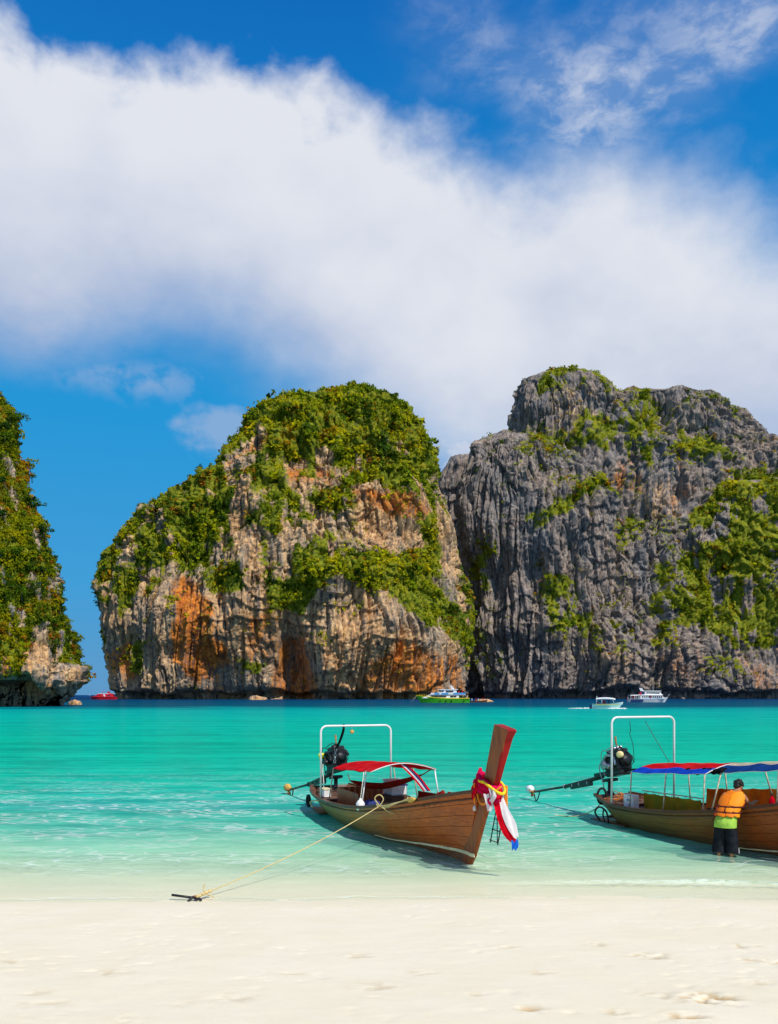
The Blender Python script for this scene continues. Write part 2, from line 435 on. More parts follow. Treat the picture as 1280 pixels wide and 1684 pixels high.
    foam = t.m('MAXIMUM', foam, t.m('MAXIMUM', caustic, glint), clamp=True)  # from here the mask also carries the painted caustics and glints
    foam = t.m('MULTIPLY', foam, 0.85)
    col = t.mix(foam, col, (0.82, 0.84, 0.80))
    opac = t.m('MAXIMUM', opac, foam)
    hh = t.m('ADD', t.m('MULTIPLY', st2, 0.5), t.m('MULTIPLY', fine, 0.14))
    hh = t.m('ADD', hh, t.m('MULTIPLY', st, 1.0))
    nrm = bump(t, hh, 0.55, 0.10)
    dif = t.n('ShaderNodeBsdfDiffuse', inp={'Color': col, 'Normal': nrm})
    tr = t.n('ShaderNodeBsdfTransparent', inp={'Color': t.ramp(f, [(0.0, (0.98, 0.99, 0.97)), (0.10, (0.96, 0.995, 0.97)), (0.24, (0.80, 0.99, 0.92))])})
    ms = t.n('ShaderNodeMixShader', inp={0: opac, 1: tr.outputs[0], 2: dif.outputs[0]})
    gl = t.n('ShaderNodeBsdfGlossy', inp={'Color': (1, 1, 1, 1), 'Roughness': 0.12, 'Normal': nrm})
    fr = t.n('ShaderNodeFresnel', inp={'IOR': 1.33, 'Normal': nrm})
    ff = t.m('MINIMUM', t.m('MULTIPLY', fr.outputs[0], 0.45), 0.075)
    m2 = t.n('ShaderNodeMixShader', inp={0: ff, 1: ms.outputs[0], 2: gl.outputs[0]})
    return m2.outputs[0]
water = link('water', water_me, mat('lagoon_water', water_shader))
tag(water, 'calm lagoon water, clear at the sand, turquoise then dark blue offshore', kind='structure')
# ------------------------------------------------------------------ limestone cliffs
def rock_shader(warm, cool, kxy, kz):
    def f(t):
        c = t.n('ShaderNodeTexCoord').outputs['Object']
        a = t.n('ShaderNodeAttribute', attribute_name='zone')
        sc = t.n('ShaderNodeSeparateColor'); t.link(a.outputs['Color'], sc.inputs[0])
        och, pale, veg = sc.outputs[0], sc.outputs[1], sc.outputs[2]
        n_big = t.noise(t.scale(c, (1 / (26 * kxy), 1 / (26 * kxy), 1 / (40 * kz))), 1.0, 6, 0.6)
        streak = t.noise(t.scale(c, (1 / (3.4 * kxy), 1 / (3.4 * kxy), 1 / (46 * kz))), 1.0, 7, 0.62)
        streak2 = t.noise(t.scale(c, (1 / (1.3 * kxy), 1 / (1.3 * kxy), 1 / (15 * kz))), 1.0, 6, 0.65)
        blot = t.noise(t.scale(c, (1 / (5.0 * kxy), 1 / (5.0 * kxy), 1 / (3.0 * kz))), 1.0, 7, 0.68)
        g = t.m('ADD', t.m('MULTIPLY', streak, 0.45), t.m('ADD', t.m('MULTIPLY', blot, 0.35), t.m('MULTIPLY', streak2, 0.20)))
        grey = t.ramp(g, [(0.33, tuple(x * 0.22 for x in cool)), (0.44, tuple(x * 0.62 for x in cool)), (0.54, cool), (0.66, tuple(min(1, x * 1.75) for x in cool))])
        tanc = t.ramp(g, [(0.34, (0.10, 0.055, 0.028)), (0.46, (0.40, 0.205, 0.085)), (0.55, (0.68, 0.42, 0.20)), (0.66, (0.86, 0.66, 0.40))])
        rust = t.ramp(g, [(0.34, (0.07, 0.026, 0.012)), (0.46, (0.38, 0.105, 0.020)), (0.56, (0.70, 0.24, 0.035)), (0.66, (0.80, 0.46, 0.16))])
        wsel = t.m('ADD', t.m('MULTIPLY', t.m('SUBTRACT', n_big, 0.5), 2.2), t.m('MULTIPLY', t.m('SUBTRACT', streak, 0.5), 2.0))
        bsel = t.m('ADD', t.m('MULTIPLY', t.m('SUBTRACT', blot, 0.5), 1.6), t.m('MULTIPLY', t.m('SUBTRACT', streak2, 0.5), 2.4))
        wsel = t.m('ADD', wsel, t.m('MULTIPLY', bsel, 0.6))
        fo = t.m('MULTIPLY', t.ss(t.m('ADD', och, t.m('MULTIPLY', wsel, 0.75)), 0.35, 1.05), t.ss(och, 0.02, 0.3))
        fp = t.m('MULTIPLY', t.ss(t.m('ADD', pale, t.m('MULTIPLY', wsel, 0.75)), 0.35, 1.0), t.ss(pale, 0.02, 0.3))
        fw = t.m('MULTIPLY', t.ss(wsel, -0.6, 0.45), warm)
        col = t.mix(fw, grey, tanc)
        col = t.mix(fp, col, tanc)
        col = t.mix(fo, col, rust)
        # black water streaks
        col = t.mix(t.m('MULTIPLY', t.ss(t.m('ADD', t.m('MULTIPLY', streak, 0.6), t.m('MULTIPLY', streak2, 0.4)), 0.48, 0.37), 0.7), col, (0.045, 0.045, 0.05))
        green = t.ramp(blot, [(0.35, (0.05, 0.075, 0.008)), (0.48, (0.15, 0.18, 0.010)), (0.60, (0.27, 0.26, 0.014)), (0.72, (0.34, 0.18, 0.02))])
        col = t.mix(t.ss(t.m('ADD', veg, t.m('MULTIPLY', t.m('SUBTRACT', blot, 0.5), 1.6)), 0.45, 0.62), col, green)
        h = t.m('ADD', t.m('MULTIPLY', blot, 0.6), t.m('ADD', t.m('MULTIPLY', streak2, 0.6), t.m('MULTIPLY', streak, 0.4)))
        return principled(t, col, 0.92, 0.15, 0.0, bump(t, h, 0.9, 1.6 * kxy))
    return f
M_ROCK_C = mat('limestone_ochre', rock_shader(1.0, (0.36, 0.305, 0.235), 1.0, 1.0))
M_ROCK_R = mat('limestone_grey', rock_shader(0.30, (0.195, 0.193, 0.20), 1.0, 1.0))
M_ROCK_L = mat('limestone_near', rock_shader(0.60, (0.30, 0.275, 0.25), 0.30, 0.30))

def leaf_shader(t):
    a = t.n('ShaderNodeAttribute', attribute_name='tint')
    c = t.n('ShaderNodeTexCoord').outputs['Object']
    nz = t.noise(c, 0.9, 3, 0.6)
    col = t.mix(t.ss(nz, 0.35, 0.7), t.mix(1.0, a.outputs['Color'], (0.70, 0.75, 0.7), 'MULTIPLY'), a.outputs['Color'])
    # leaves are lit by the way their spray faces, softened towards the roundness of the crown
    ov = t.n('ShaderNodeAttribute', attribute_name='outward')
    vt = t.n('ShaderNodeVectorTransform', vector_type='NORMAL', convert_from='OBJECT', convert_to='WORLD'); t.link(ov.outputs['Vector'], vt.inputs[0])
    ge = t.n('ShaderNodeNewGeometry')
    va = t.n('ShaderNodeVectorMath', operation='SCALE'); t.link(ge.outputs['Normal'], va.inputs[0]); va.inputs['Scale'].default_value = 0.55
    vb = t.n('ShaderNodeVectorMath', operation='ADD'); t.link(vt.outputs[0], vb.inputs[0]); t.link(va.outputs[0], vb.inputs[1])
    vc = t.n('ShaderNodeVectorMath', operation='NORMALIZE'); t.link(vb.outputs[0], vc.inputs[0])
    d = t.n('ShaderNodeBsdfDiffuse'); t.link(col, d.inputs[0]); t.link(vc.outputs[0], d.inputs['Normal'])
    tl = t.n('ShaderNodeBsdfTranslucent'); t.link(t.mix(1.0, col, (1.15, 1.15, 0.6), 'MULTIPLY'), tl.inputs[0])
    m = t.n('ShaderNodeMixShader', inp={0: 0.36, 1: d.outputs[0], 2: tl.outputs[0]})
    return m.outputs[0]
M_LEAF = mat('foliage', leaf_shader)

def lump(rows, D0, ratio, nf, nz, z0=-5.0, flute=1.0, seed=0, lean=0.0, bmax=999, sup=0.85, notch=(6.0, 10.0), bumps=(), unit=1.0, nb=26):
    """closed rock mass: one ring per height; silhouette rows are (row, left, right) in photo pixels at depth D0"""
    rows = sorted(rows, key=lambda r: -r[0])
    ry = np.array([r[0] for r in rows], float); rl = np.array([r[1] for r in rows], float); rr = np.array([r[2] for r in rows], float)
    zb = EYE - (ry - HOR) / FPX * D0
    zz = np.concatenate([[z0], np.linspace(z0 + 1.0, zb[-1], nz - 1)])
    pl = np.interp(zz, zb, rl); pr = np.interp(zz, zb, rr)
    xl = (pl - 640) / FPX * D0; xr = (pr - 640) / FPX * D0
    a = (xr - xl) / 2; xc = (xr + xl) / 2
    b = np.minimum(a * ratio, bmax)
    th = np.concatenate([np.linspace(math.pi, 2 * math.pi, nf), np.linspace(0, math.pi, nb)[1:-1]])
    c = np.cos(th); s = np.sin(th)
    cs = np.sign(c) * np.abs(c) ** sup; sn = np.sign(s) * np.abs(s) ** sup
    yc = D0 + lean * np.maximum(zz, 0)
    X = xc[:, None] + a[:, None] * cs[None]; Y = yc[:, None] + b[:, None] * sn[None]
    Z = np.repeat(zz[:, None], len(th), 1)
    nt = len(th)
    def normals(X, Y, Z):
        P = np.stack([X, Y, Z], -1)
        du = np.roll(P, -1, 1) - np.roll(P, 1, 1)
        dv = np.empty_like(P); dv[1:-1] = P[2:] - P[:-2]; dv[0] = P[1] - P[0]; dv[-1] = P[-1] - P[-2]
        n = np.cross(du, dv); n /= np.linalg.norm(n, axis=-1, keepdims=True) + 1e-9
        return n
    N = normals(X, Y, Z)
    Pf = np.stack([X.ravel(), Y.ravel(), Z.ravel()], 1).astype(np.float32)
    PX = 640 + Pf[:, 0] / Pf[:, 1] * FPX; PY = HOR - (Pf[:, 2] - EYE) / Pf[:, 1] * FPX
    u = unit
    Pw = Pf.copy()
    Pw[:, 0] += fbm(Pf, 34 * u, 2, seed + 3) * 4 * u; Pw[:, 2] += fbm(Pf, 14 * u, 2, seed + 4) * 7 * u
    d = fbm(Pf, 46 * u, 3, seed + 1) * 8.0 * u - 2.2 * u
    d += (ridged(Pw, (17 * u, 17 * u, 95 * u), 2, seed + 2) - 0.35) * 5.5 * u * flute
    ck, rv = worley(Pw, (8.5 * u, 8.5 * u, 75 * u), seed + 5)
    d += ((rv - 0.5) * 5.4 - 3.2 * sstep(ck, 0.15, 0.0)) * u * flute
    Pv = Pw.copy(); Pv[:, 0] += fbm(Pf, 6 * u, 2, seed + 41) * 0.7 * u; Pv[:, 2] += fbm(Pf, (3.0 * u, 3.0 * u, 9 * u), 2, seed + 42) * 7.0 * u
    ck, rv = worley(Pv, (3.3 * u, 3.3 * u, 30 * u), seed + 6)
    d += ((rv - 0.5) * 2.0 - 1.4 * sstep(ck, 0.18, 0.0)) * u * (0.4 + 0.6 * flute)
    ck, rv = worley(Pv, (1.6 * u, 1.6 * u, 11 * u), seed + 9)
    d += ((rv - 0.5) * 0.55 - 0.35 * sstep(ck, 0.2, 0.0)) * u
    d += fbm(Pw, (9 * u, 9 * u, 3.5 * u), 4, seed + 7, 0.6) * 1.0 * u
    # stepped ledges
    lz = Pf[:, 2] / (15 * u) + fbm(Pf, 40 * u, 3, seed + 8) * 1.3
    fr = lz - np.floor(lz)
    d += (0.5 - fr + sstep(fr, 0.86, 1.0) - 0.0) * 3.4 * u * sstep(fbm(Pf, 60 * u, 2, seed + 9), -0.35, 0.35)
    for (bx, by, brx, bry, amp) in bumps:
        q = ((PX - bx) / brx) ** 2 + ((PY - by) / bry) ** 2
        d += amp * np.exp(-q * 1.2) * (Pf[:, 1] < D0 + 5)
    # wave-cut notch at the water
    nzn = fbm(Pf * np.array([1, 1, 0.01], np.float32), 16 * u, 3, seed + 10)
    nh = notch[0] * (1 + 0.45 * nzn)
    if len(notch) > 2:                       # a taller sea cave towards one end
        nh = nh + notch[2] * sstep(PX, 62, 36)
    back = notch[1] * sstep(Pf[:, 2], nh, nh * 0.55) * (Pf[:, 1] < D0)
    fade = np.ones_like(d)
    topk = np.repeat(sstep(np.arange(nz), nz - 1, nz - 26)[:, None], nt, 1).ravel()
    d = d * (0.35 + 0.65 * topk) 
    Nf = N.reshape(-1, 3).copy(); Nf[:, 2] *= 0.55
    V = Pf + Nf * d[:, None]
    V[:, 1] += np.minimum(back, np.maximum(D0 - 0.5 - V[:, 1], 0))
    V = np.vstack([V, [[xc[-1], yc[-1], zz[-1] + 0.5 * u]]])
    i = np.arange(nz * nt).reshape(nz, nt)
    F = np.stack([i[:-1], np.roll(i, -1, 1)[:-1], np.roll(i, -1, 1)[1:], i[1:]], -1).reshape(-1, 4)
    capf = np.stack([i[-1], np.roll(i[-1], -1), np.full(nt, nz * nt), np.full(nt, nz * nt)], 1)
    return V, F, capf, nz * nt

def merge_lumps(lumps):
    Vs, Qs, Ts, off = [], [], [], 0
    for V, F, cap, top_i in lumps:
        Vs.append(V); Qs.append(F + off); Ts.append(cap[:, :3] + off); off += len(V)
    V = np.vstack(Vs); Q = np.vstack(Qs); T = np.vstack(Ts)
    tri = np.vstack([Q[:, [0, 1, 2]], Q[:, [0, 2, 3]], T])
    return V, tri
def vert_normals(V, T):
    fn = np.cross(V[T[:, 1]] - V[T[:, 0]], V[T[:, 2]] - V[T[:, 0]])
    n = np.zeros_like(V)
    for k in range(3): np.add.at(n, T[:, k], fn)
    area = np.linalg.norm(n, axis=1)
    return n / (area[:, None] + 1e-9), area / 6
def zone(V, polys, soft=16.0, wob=9.0, seed=0, unit=1.0):
    px = 640 + V[:, 0] / V[:, 1] * FPX; py = HOR - (V[:, 2] - EYE) / V[:, 1] * FPX
    px = px + fbm(V, 16 * unit, 4, seed) * wob * 1.6; py = py + fbm(V, 16 * unit, 4, seed + 50) * wob * 1.6
    r = np.zeros(len(V))
    for p in polys:
        amp = 1.0
        if not hasattr(p[0], '__len__'): amp, p = p[0], p[1:]
        bx = np.array(p, float)
        m = (px > bx[:, 0].min() - 40) & (px < bx[:, 0].max() + 40) & (py > bx[:, 1].min() - 40) & (py < bx[:, 1].max() + 40)
        s = np.zeros(len(V)); s[m] = sstep(poly_sdf(px[m], py[m], p), -soft, soft) * amp
        r = np.maximum(r, s)
    return r
def set_zone(me, och, pale, veg):
    ca = me.color_attributes.new('zone', 'FLOAT_COLOR', 'POINT')
    ca.data.foreach_set('color', np.stack([och, pale, veg, np.ones_like(veg)], 1).astype(np.float32).ravel())

# leaf clumps -------------------------------------------------------
def clump_variant(rng, n, leaf, flat=0.8):
    """n leaf-sprays on a lumpy crown of radius 1"""
    lob = rng.normal(size=(5, 3)); lob /= np.linalg.norm(lob, axis=1)[:, None]; lob *= np.array([.55, .55, .4])
    V = []; sh = []; on = []
    for i in range(n):
        d = rng.normal(size=3); d /= np.linalg.norm(d)
        if d[2] < -0.35: d[2] *= -0.6
        k = rng.integers(0, 5)
        p = lob[k] + d * rng.uniform(.34, .56) * np.array([1, 1, flat])
        nrm = d + rng.normal(size=3) * 0.45; nrm /= np.linalg.norm(nrm)
        t = np.cross(nrm, rng.normal(size=3)); t /= np.linalg.norm(t); b = np.cross(nrm, t)
        l = leaf * rng.uniform(.7, 1.3); wd = l * rng.uniform(.5, .9)
        V += [p - t * l, p - b * wd + nrm * l * .1, p + t * l, p + b * wd + nrm * l * .1]
        sh.append(rng.uniform(.8, 1.2)); on.append(d)
    return np.array(V), np.repeat(np.array(sh), 4), np.repeat(np.array(on), 4, 0)
PAL = np.array([[.060, .115, .014], [.175, .245, .010], [.36, .37, .008], [.54, .46, .010], [.46, .22, .012], [.40, .11, .014]])
def pick_tint(P, rng, unit, wts, seed):
    """colour of each crown: patches of dark, mid and yellow green with rust here and there"""
    f = fbm(P, 20 * unit, 3, seed) * 0.9 + rng.normal(size=len(P)) * 0.36
    g = np.clip((f + 0.85) / 1.7, 0, 1) * 3
    k = np.clip(np.floor(g).astype(int), 0, 2); fr = (g - k)[:, None]
    c = PAL[k] * (1 - fr) + PAL[np.minimum(k + 1, 3)] * fr
    c *= wts[2]
    rustf = fbm(P, 15 * unit, 3, seed + 31) + rng.normal(size=len(P)) * 0.30
    r = sstep(rustf, wts[0], wts[0] + 0.3)[:, None] * wts[1]
    rc = np.where(rng.random(len(P))[:, None] < 0.65, PAL[4], PAL[5])
    return c * (1 - r) + rc * r
def scatter(name, P, N, size, tint, rng, leaf, nleaf, nvar=6, flat=0.8):
    var = [clump_variant(rng, nleaf, leaf, flat) for _ in range(nvar)]
    n = len(P); m = nleaf * 4
    which = rng.integers(0, nvar, n)
    base = np.stack([v[0] for v in var])[which]; shv = np.stack([v[1] for v in var])[which]
    onv = np.stack([v[2] for v in var])[which]
    a = rng.uniform(0, 2 * math.pi, n); ca, sa = np.cos(a)[:, None], np.sin(a)[:, None]
    x = base[..., 0] * ca - base[..., 1] * sa; y = base[..., 0] * sa + base[..., 1] * ca
    st = rng.uniform(.8, 1.25, (n, 1))
    W = np.stack([x * size[:, None], y * size[:, None], base[..., 2] * size[:, None] * st], -1) + (P + N * size[:, None] * 0.12)[:, None, :]
    F = np.arange(n * m).reshape(-1, 4)
    me = raw_mesh(name, W.reshape(-1, 3), F, False)
    col = (tint[:, None, :] * shv[..., None]).reshape(-1, 3)
    c4 = np.concatenate([col, np.ones((len(col), 1))], 1).astype(np.float32)
    at_ = me.color_attributes.new('tint', 'FLOAT_COLOR', 'POINT'); at_.data.foreach_set('color', c4.ravel())
    ox = onv[..., 0] * ca - onv[..., 1] * sa; oy = onv[..., 0] * sa + onv[..., 1] * ca
    Q = np.stack([ox, oy, onv[..., 2] + 0.35], -1) + N[:, None, :] * 0.45
    Q = Q / (np.linalg.norm(Q, axis=-1, keepdims=True) + 1e-6)
    av = me.attributes.new('outward', 'FLOAT_VECTOR', 'POINT'); av.data.foreach_set('vector', Q.reshape(-1).astype(np.float32))
    return me
def place(V, Nn, area, prob, count, rng, front):
    p = prob * area * front; p = p / p.sum()
    return rng.choice(len(V), size=count, p=p, replace=True)

# ---- the central dome
rows_c = [(628, 560, 590), (632, 535, 608), (640, 508, 634), (650, 482, 650), (665, 457, 672), (690, 414, 696), (725, 376, 717), (765, 350, 728), (795, 322, 731),
          (812, 286, 733), (850, 236, 737), (895, 196, 743), (935, 168, 749), (975, 160, 756), (1010, 162, 761), (1050, 168, 760), (1090, 176, 762), (1120, 183, 764), (1150, 190, 766)]
bumps_c = [(620, 860, 75, 60, -9), (600, 1040, 120, 70, 15), (600, 940, 130, 22, 7), (474, 1090, 32, 80, -30), (560, 1070, 45, 80, 9), (400, 1000, 55, 110, 9), (325, 1050, 40, 110, -7), (500, 1135, 24, 30, -10),
           (575, 1000, 18, 40, -7), (250, 1050, 40, 90, 6), (430, 790, 60, 50, 7), (655, 1060, 14, 60, -6), (700, 930, 30, 60, -8), (745, 1000, 14, 150, 3), (410, 1140, 40, 9, -9), (545, 1000, 16, 60, 6)]
L = lump(rows_c, 680, 0.62, 560, 430, flute=1.0, seed=11, lean=0.06, bumps=bumps_c, notch=(6.5, 11.0))
V, T = merge_lumps([L]); N, A = vert_normals(V, T)
och = zone(V, [[1.0, (285, 945), (330, 950), (350, 1020), (372, 1080), (375, 1140), (300, 1120), (280, 1040)], [1.0, (175, 1085), (205, 1060), (220, 1110), (200, 1135)],
               [.75, (440, 1050), (500, 1040), (520, 1150), (430, 1150)], [.75, (600, 1080), (700, 1060), (775, 1090), (775, 1150), (590, 1150)], [.8, (560, 800), (690, 800), (700, 850), (640, 850)],
               [.7, (470, 760), (560, 770), (560, 800), (470, 800)], [.6, (400, 1010), (440, 1010), (430, 1120), (390, 1120)], [.6, (330, 790), (460, 700), (470, 720), (360, 800)]], 14, 10, 5)
pale = zone(V, [[1.0, (525, 1050), (600, 1000), (700, 1040), (720, 1150), (515, 1150)], [.75, (545, 830), (690, 810), (690, 900), (560, 905)], [.6, (350, 890), (470, 850), (540, 850), (500, 910), (430, 950), (420, 1110), (360, 1110)],
                [.8, (195, 890), (220, 885), (222, 925), (200, 925)], [.7, (735, 790), (750, 900), (765, 1000), (745, 980)]], 18, 12, 6)
rock = zone(V, [[(548, 838), (575, 800), (640, 793), (690, 800), (700, 840), (690, 905), (640, 918), (600, 918), (555, 905), (545, 880)],
                [(350, 890), (400, 860), (470, 870), (550, 845), (520, 905), (450, 920), (436, 1000), (430, 1100), (350, 1100), (345, 960)],
                [(440, 1000), (520, 940), (600, 955), (700, 1010), (740, 1045), (775, 1060), (778, 1160), (180, 1160), (160, 1060), (155, 985), (205, 1010), (285, 945), (345, 945), (352, 1000)],
                [(706, 800), (735, 780), (778, 1000), (748, 1000), (722, 880)], [(350, 765), (432, 705), (440, 728), (380, 800)], [.8, (470, 765), (570, 775), (560, 800), (470, 800)],
                [.8, (195, 880), (225, 870), (225, 930), (198, 930)], [.8, (690, 935), (735, 940), (755, 1010), (715, 1000)], [.6, (395, 800), (440, 800), (440, 850), (395, 850)],
                [.6, (165, 940), (200, 930), (190, 985), (160, 985)]], 16, 10, 7)
gr = zone(V, [[1.0, (455, 960), (520, 915), (560, 930), (500, 1010), (455, 1000)], [.9, (340, 935), (400, 925), (400, 965), (345, 975)], [1.0, (560, 915), (690, 915), (760, 1020), (700, 1030), (640, 960), (565, 950)],
              [.8, (390, 1085), (435, 1085), (430, 1115), (395, 1110)], [.7, (215, 1060), (245, 1050), (240, 1110), (218, 1120)], [.6, (430, 880), (450, 890), (450, 960), (430, 950)]], 10, 8, 8)
vn = fbm(V, 14, 4, 77) * 0.5
rock = np.clip(np.maximum(rock, 0.95 * sstep(fbm(V, (12, 12, 22), 4, 91), 0.16, 0.44) * sstep(HOR - (V[:, 2] - EYE) / V[:, 1] * FPX, 665, 735)), 0, 1)
vegc = np.clip(np.maximum((1 - rock), gr) + 0.15 * (vn > 0.32) , 0, 1)
ledge = sstep(N[:, 2], 0.18, 0.5)
vegc = np.clip(vegc + ledge * sstep(vn, -0.1, 0.3) * 0.5, 0, 1) * sstep(V[:, 2], 9, 22)
cm = raw_mesh('cliff', V, T, True); set_zone(cm, och, pale, vegc)
cliff_c = link('cliff', cm, M_ROCK_C)
tag(cliff_c, 'domed limestone cliff with orange stained walls and a green forested top', 'cliff', kind='structure')
rng = np.random.default_rng(7)
front = ((V[:, 1] < 700) & (V[:, 2] > 8)).astype(float) * sstep(-N[:, 1] + 0.9 * np.maximum(N[:, 2], 0), -0.25, 0.1)
pat = sstep(fbm(V, 6.5, 3, 78), -0.35, 0.2)
dens = vegc ** 1.5 * (0.15 + 0.85 * sstep(vn, -0.3, 0.15)) * (0.12 + 0.88 * pat) + 0.03 * sstep(vn, -0.05, 0.4)
CENTRE = (V, N, A, dens, front)
ix = place(V, N, A, dens, 15500, rng, front)
tint = pick_tint(V[ix], rng, 1.0, (0.60, 0.85, 1.05), 301)
size = rng.gamma(2.2, 0.55, len(ix)) * (0.75 + 0.5 * dens[ix]) + 0.65
fm = scatter('forest', V[ix], N[ix], size, tint, rng, 0.27, 15, 14)
tag(link('forest', fm, M_LEAF), 'green and rust forest covering the domed cliff', kind='stuff')

# ---- the great grey cliff on the right
rows_t = [(605, 905, 972), (610, 888, 990), (618, 868, 1004), (630, 853, 1018), (650, 843, 1050), (680, 838, 1085), (705, 834, 1110), (740, 800, 1150), (800, 780, 1180), (900, 770, 1200), (1150, 770, 1200)]
rows_s = [(629, 1040, 1055), (634, 1028, 1072), (642, 1010, 1180), (650, 1000, 1195), (662, 985, 1210), (680, 970, 1232), (702, 950, 1256), (720, 930, 1290), (760, 900, 1400), (900, 860, 1500), (1150, 860, 1500)]
rows_b = [(705, 815, 850), (712, 795, 880), (725, 777, 920), (745, 765, 960), (775, 758, 1000), (830, 756, 1030), (900, 757, 1040), (980, 764, 1050), (1060, 775, 1060), (1150, 792, 1070)]
rows_p = [(752, 742, 790), (765, 733, 800), (790, 722, 810), (830, 716, 820), (900, 716, 820), (1150, 716, 820)]
rows_f = [(800, 1010, 1090), (820, 960, 1140), (850, 900, 1180), (900, 860, 1240), (960, 830, 1300), (1050, 810, 1420), (1150, 805, 1480)]
rows_g = [(770, 1260, 1420), (785, 1195, 1500), (810, 1165, 1560), (850, 1145, 1600), (900, 1125, 1620), (960, 1110, 1640), (1050, 1100, 1660), (1150, 1095, 1680)]
Ls = [lump(rows_t, 800, 0.50, 320, 280, seed=101, flute=1.1, lean=0.03, notch=(6, 6), bumps=[(1010, 680, 25, 60, -12), (935, 650, 60, 40, 6)]),
      lump(rows_s, 800, 0.35, 400, 270, seed=131, flute=1.15, lean=0.03, bmax=85, notch=(6, 6), bumps=[(1090, 680, 20, 50, -10), (1180, 690, 40, 30, 5)]),
      lump(rows_b, 735, 0.55, 300, 300, seed=151, flute=1.0, lean=0.05, notch=(7, 10), bumps=[(905, 800, 60, 20, 5), (800, 960, 30, 80, -8)]),
      lump(rows_p, 860, 0.8, 60, 160, seed=171, flute=0.8),
      lump(rows_f, 745, 0.36, 500, 300, seed=181, flute=1.15, lean=0.16, bmax=100, notch=(9, 13), bumps=[(960, 990, 26, 120, -12), (1075, 1000, 22, 120, -9), (1010, 1080, 45, 60, 8), (880, 1080, 45, 70, 6)]),
      lump(rows_g, 720, 0.30, 380, 260, seed=211, flute=0.8, lean=0.20, bmax=95, notch=(8, 12), bumps=[(1180, 1110, 80, 40, 4)])]
V, T = merge_lumps(Ls); N, A = vert_normals(V, T)
och = zone(V, [[.3, (1080, 1060), (1180, 1080), (1290, 1060), (1290, 1140), (1160, 1140), (1090, 1110)], [.6, (1010, 740), (1050, 740), (1050, 800), (1010, 800)], [.45, (1090, 770), (1130, 770), (1130, 840), (1090, 840)]], 20, 12, 15)
pale = zone(V, [[.55, (1060, 800), (1110, 790), (1120, 860), (1070, 860)], [.45, (900, 620), (990, 640), (980, 690), (900, 700)], [.4, (960, 1060), (1030, 1040), (1040, 1130), (960, 1130)]], 20, 12, 16)
gr = zone(V, [[.9, (860, 632), (905, 604), (975, 604), (1022, 632), (1005, 645), (945, 616), (905, 640), (880, 645)], [.8, (960, 690), (1010, 655), (1060, 640), (1090, 700), (1080, 790), (1010, 740), (900, 735)],
              [.95, (855, 850), (920, 800), (1000, 778), (1015, 800), (940, 832), (870, 858)], [1.0, (1130, 850), (1180, 790), (1230, 772), (1420, 760), (1420, 1060), (1200, 1060), (1070, 1000), (1090, 930), (1140, 900)],
              [.8, (1100, 690), (1240, 745), (1200, 770), (1110, 740)], [.75, (880, 930), (960, 950), (960, 1060), (890, 1030)], [.8, (775, 880), (820, 885), (800, 960), (775, 1000)],
              [.6, (765, 930), (790, 1000), (835, 1150), (775, 1150)], [.6, (1030, 700), (1060, 700), (1050, 830), (1030, 830)], [.7, (940, 1010), (990, 1000), (975, 1080), (930, 1080)], [.7, (1010, 1030), (1035, 1030), (1035, 1080), (1010, 1080)],
              [.6, (1080, 640), (1180, 645), (1250, 700), (1230, 705), (1150, 655)], [.6, (1190, 1060), (1260, 1070), (1230, 1100), (1140, 1090)], [.6, (1000, 850), (1060, 840), (1100, 880), (1020, 900)], [.6, (1060, 1000), (1130, 1000), (1120, 1080), (1070, 1070)],
              [.6, (835, 700), (905, 690), (960, 730), (860, 735)]], 17, 12, 17)
vn = fbm(V, 14, 4, 87) * 0.5
ledge = sstep(N[:, 2], 0.22, 0.55)
gr = gr * (1 - 0.95 * sstep(fbm(V, (11, 11, 24), 4, 92), 0.28, 0.55))
vegr = np.clip(gr + ledge * sstep(vn, -0.15, 0.3) * 0.55, 0, 1) * sstep(V[:, 2], 9, 22)
cm = raw_mesh('cliff', V, T, True); set_zone(cm, och, pale, vegr * 0.9)
cliff_r = link('cliff', cm, M_ROCK_R)
tag(cliff_r, 'tall grey fluted limestone cliff with a blocky summit, right of the dome', 'cliff', kind='structure')
pyv = HOR - (V[:, 2] - EYE) / V[:, 1] * FPX; pxv = 640 + V[:, 0] / V[:, 1] * FPX
front = ((V[:, 1] < 830) & (V[:, 2] > 8) & (pxv < 1380)).astype(float) * sstep(-N[:, 1] + 0.9 * np.maximum(N[:, 2], 0), -0.25, 0.1)
pat = sstep(fbm(V, 6.5, 3, 79), -0.3, 0.25)
dens = vegr ** 1.2 * (0.12 + 0.88 * sstep(vn, -0.3, 0.2)) * (0.10 + 0.90 * pat) + 0.07 * sstep(vn, -0.15, 0.3)
RIGHT = (V, N, A, dens, front)
ix = place(V, N, A, dens, 14500, rng, front)
tint = pick_tint(V[ix], rng, 1.0, (0.45, 0.85, 0.95), 401)
size = rng.gamma(2.2, 0.55, len(ix)) * (0.7 + 0.5 * dens[ix]) + 0.65
fm = scatter('forest', V[ix], N[ix], size, tint, rng, 0.27, 15, 14)
tag(link('forest', fm, M_LEAF), 'dark green forest in the gullies of the tall grey cliff', kind='stuff')

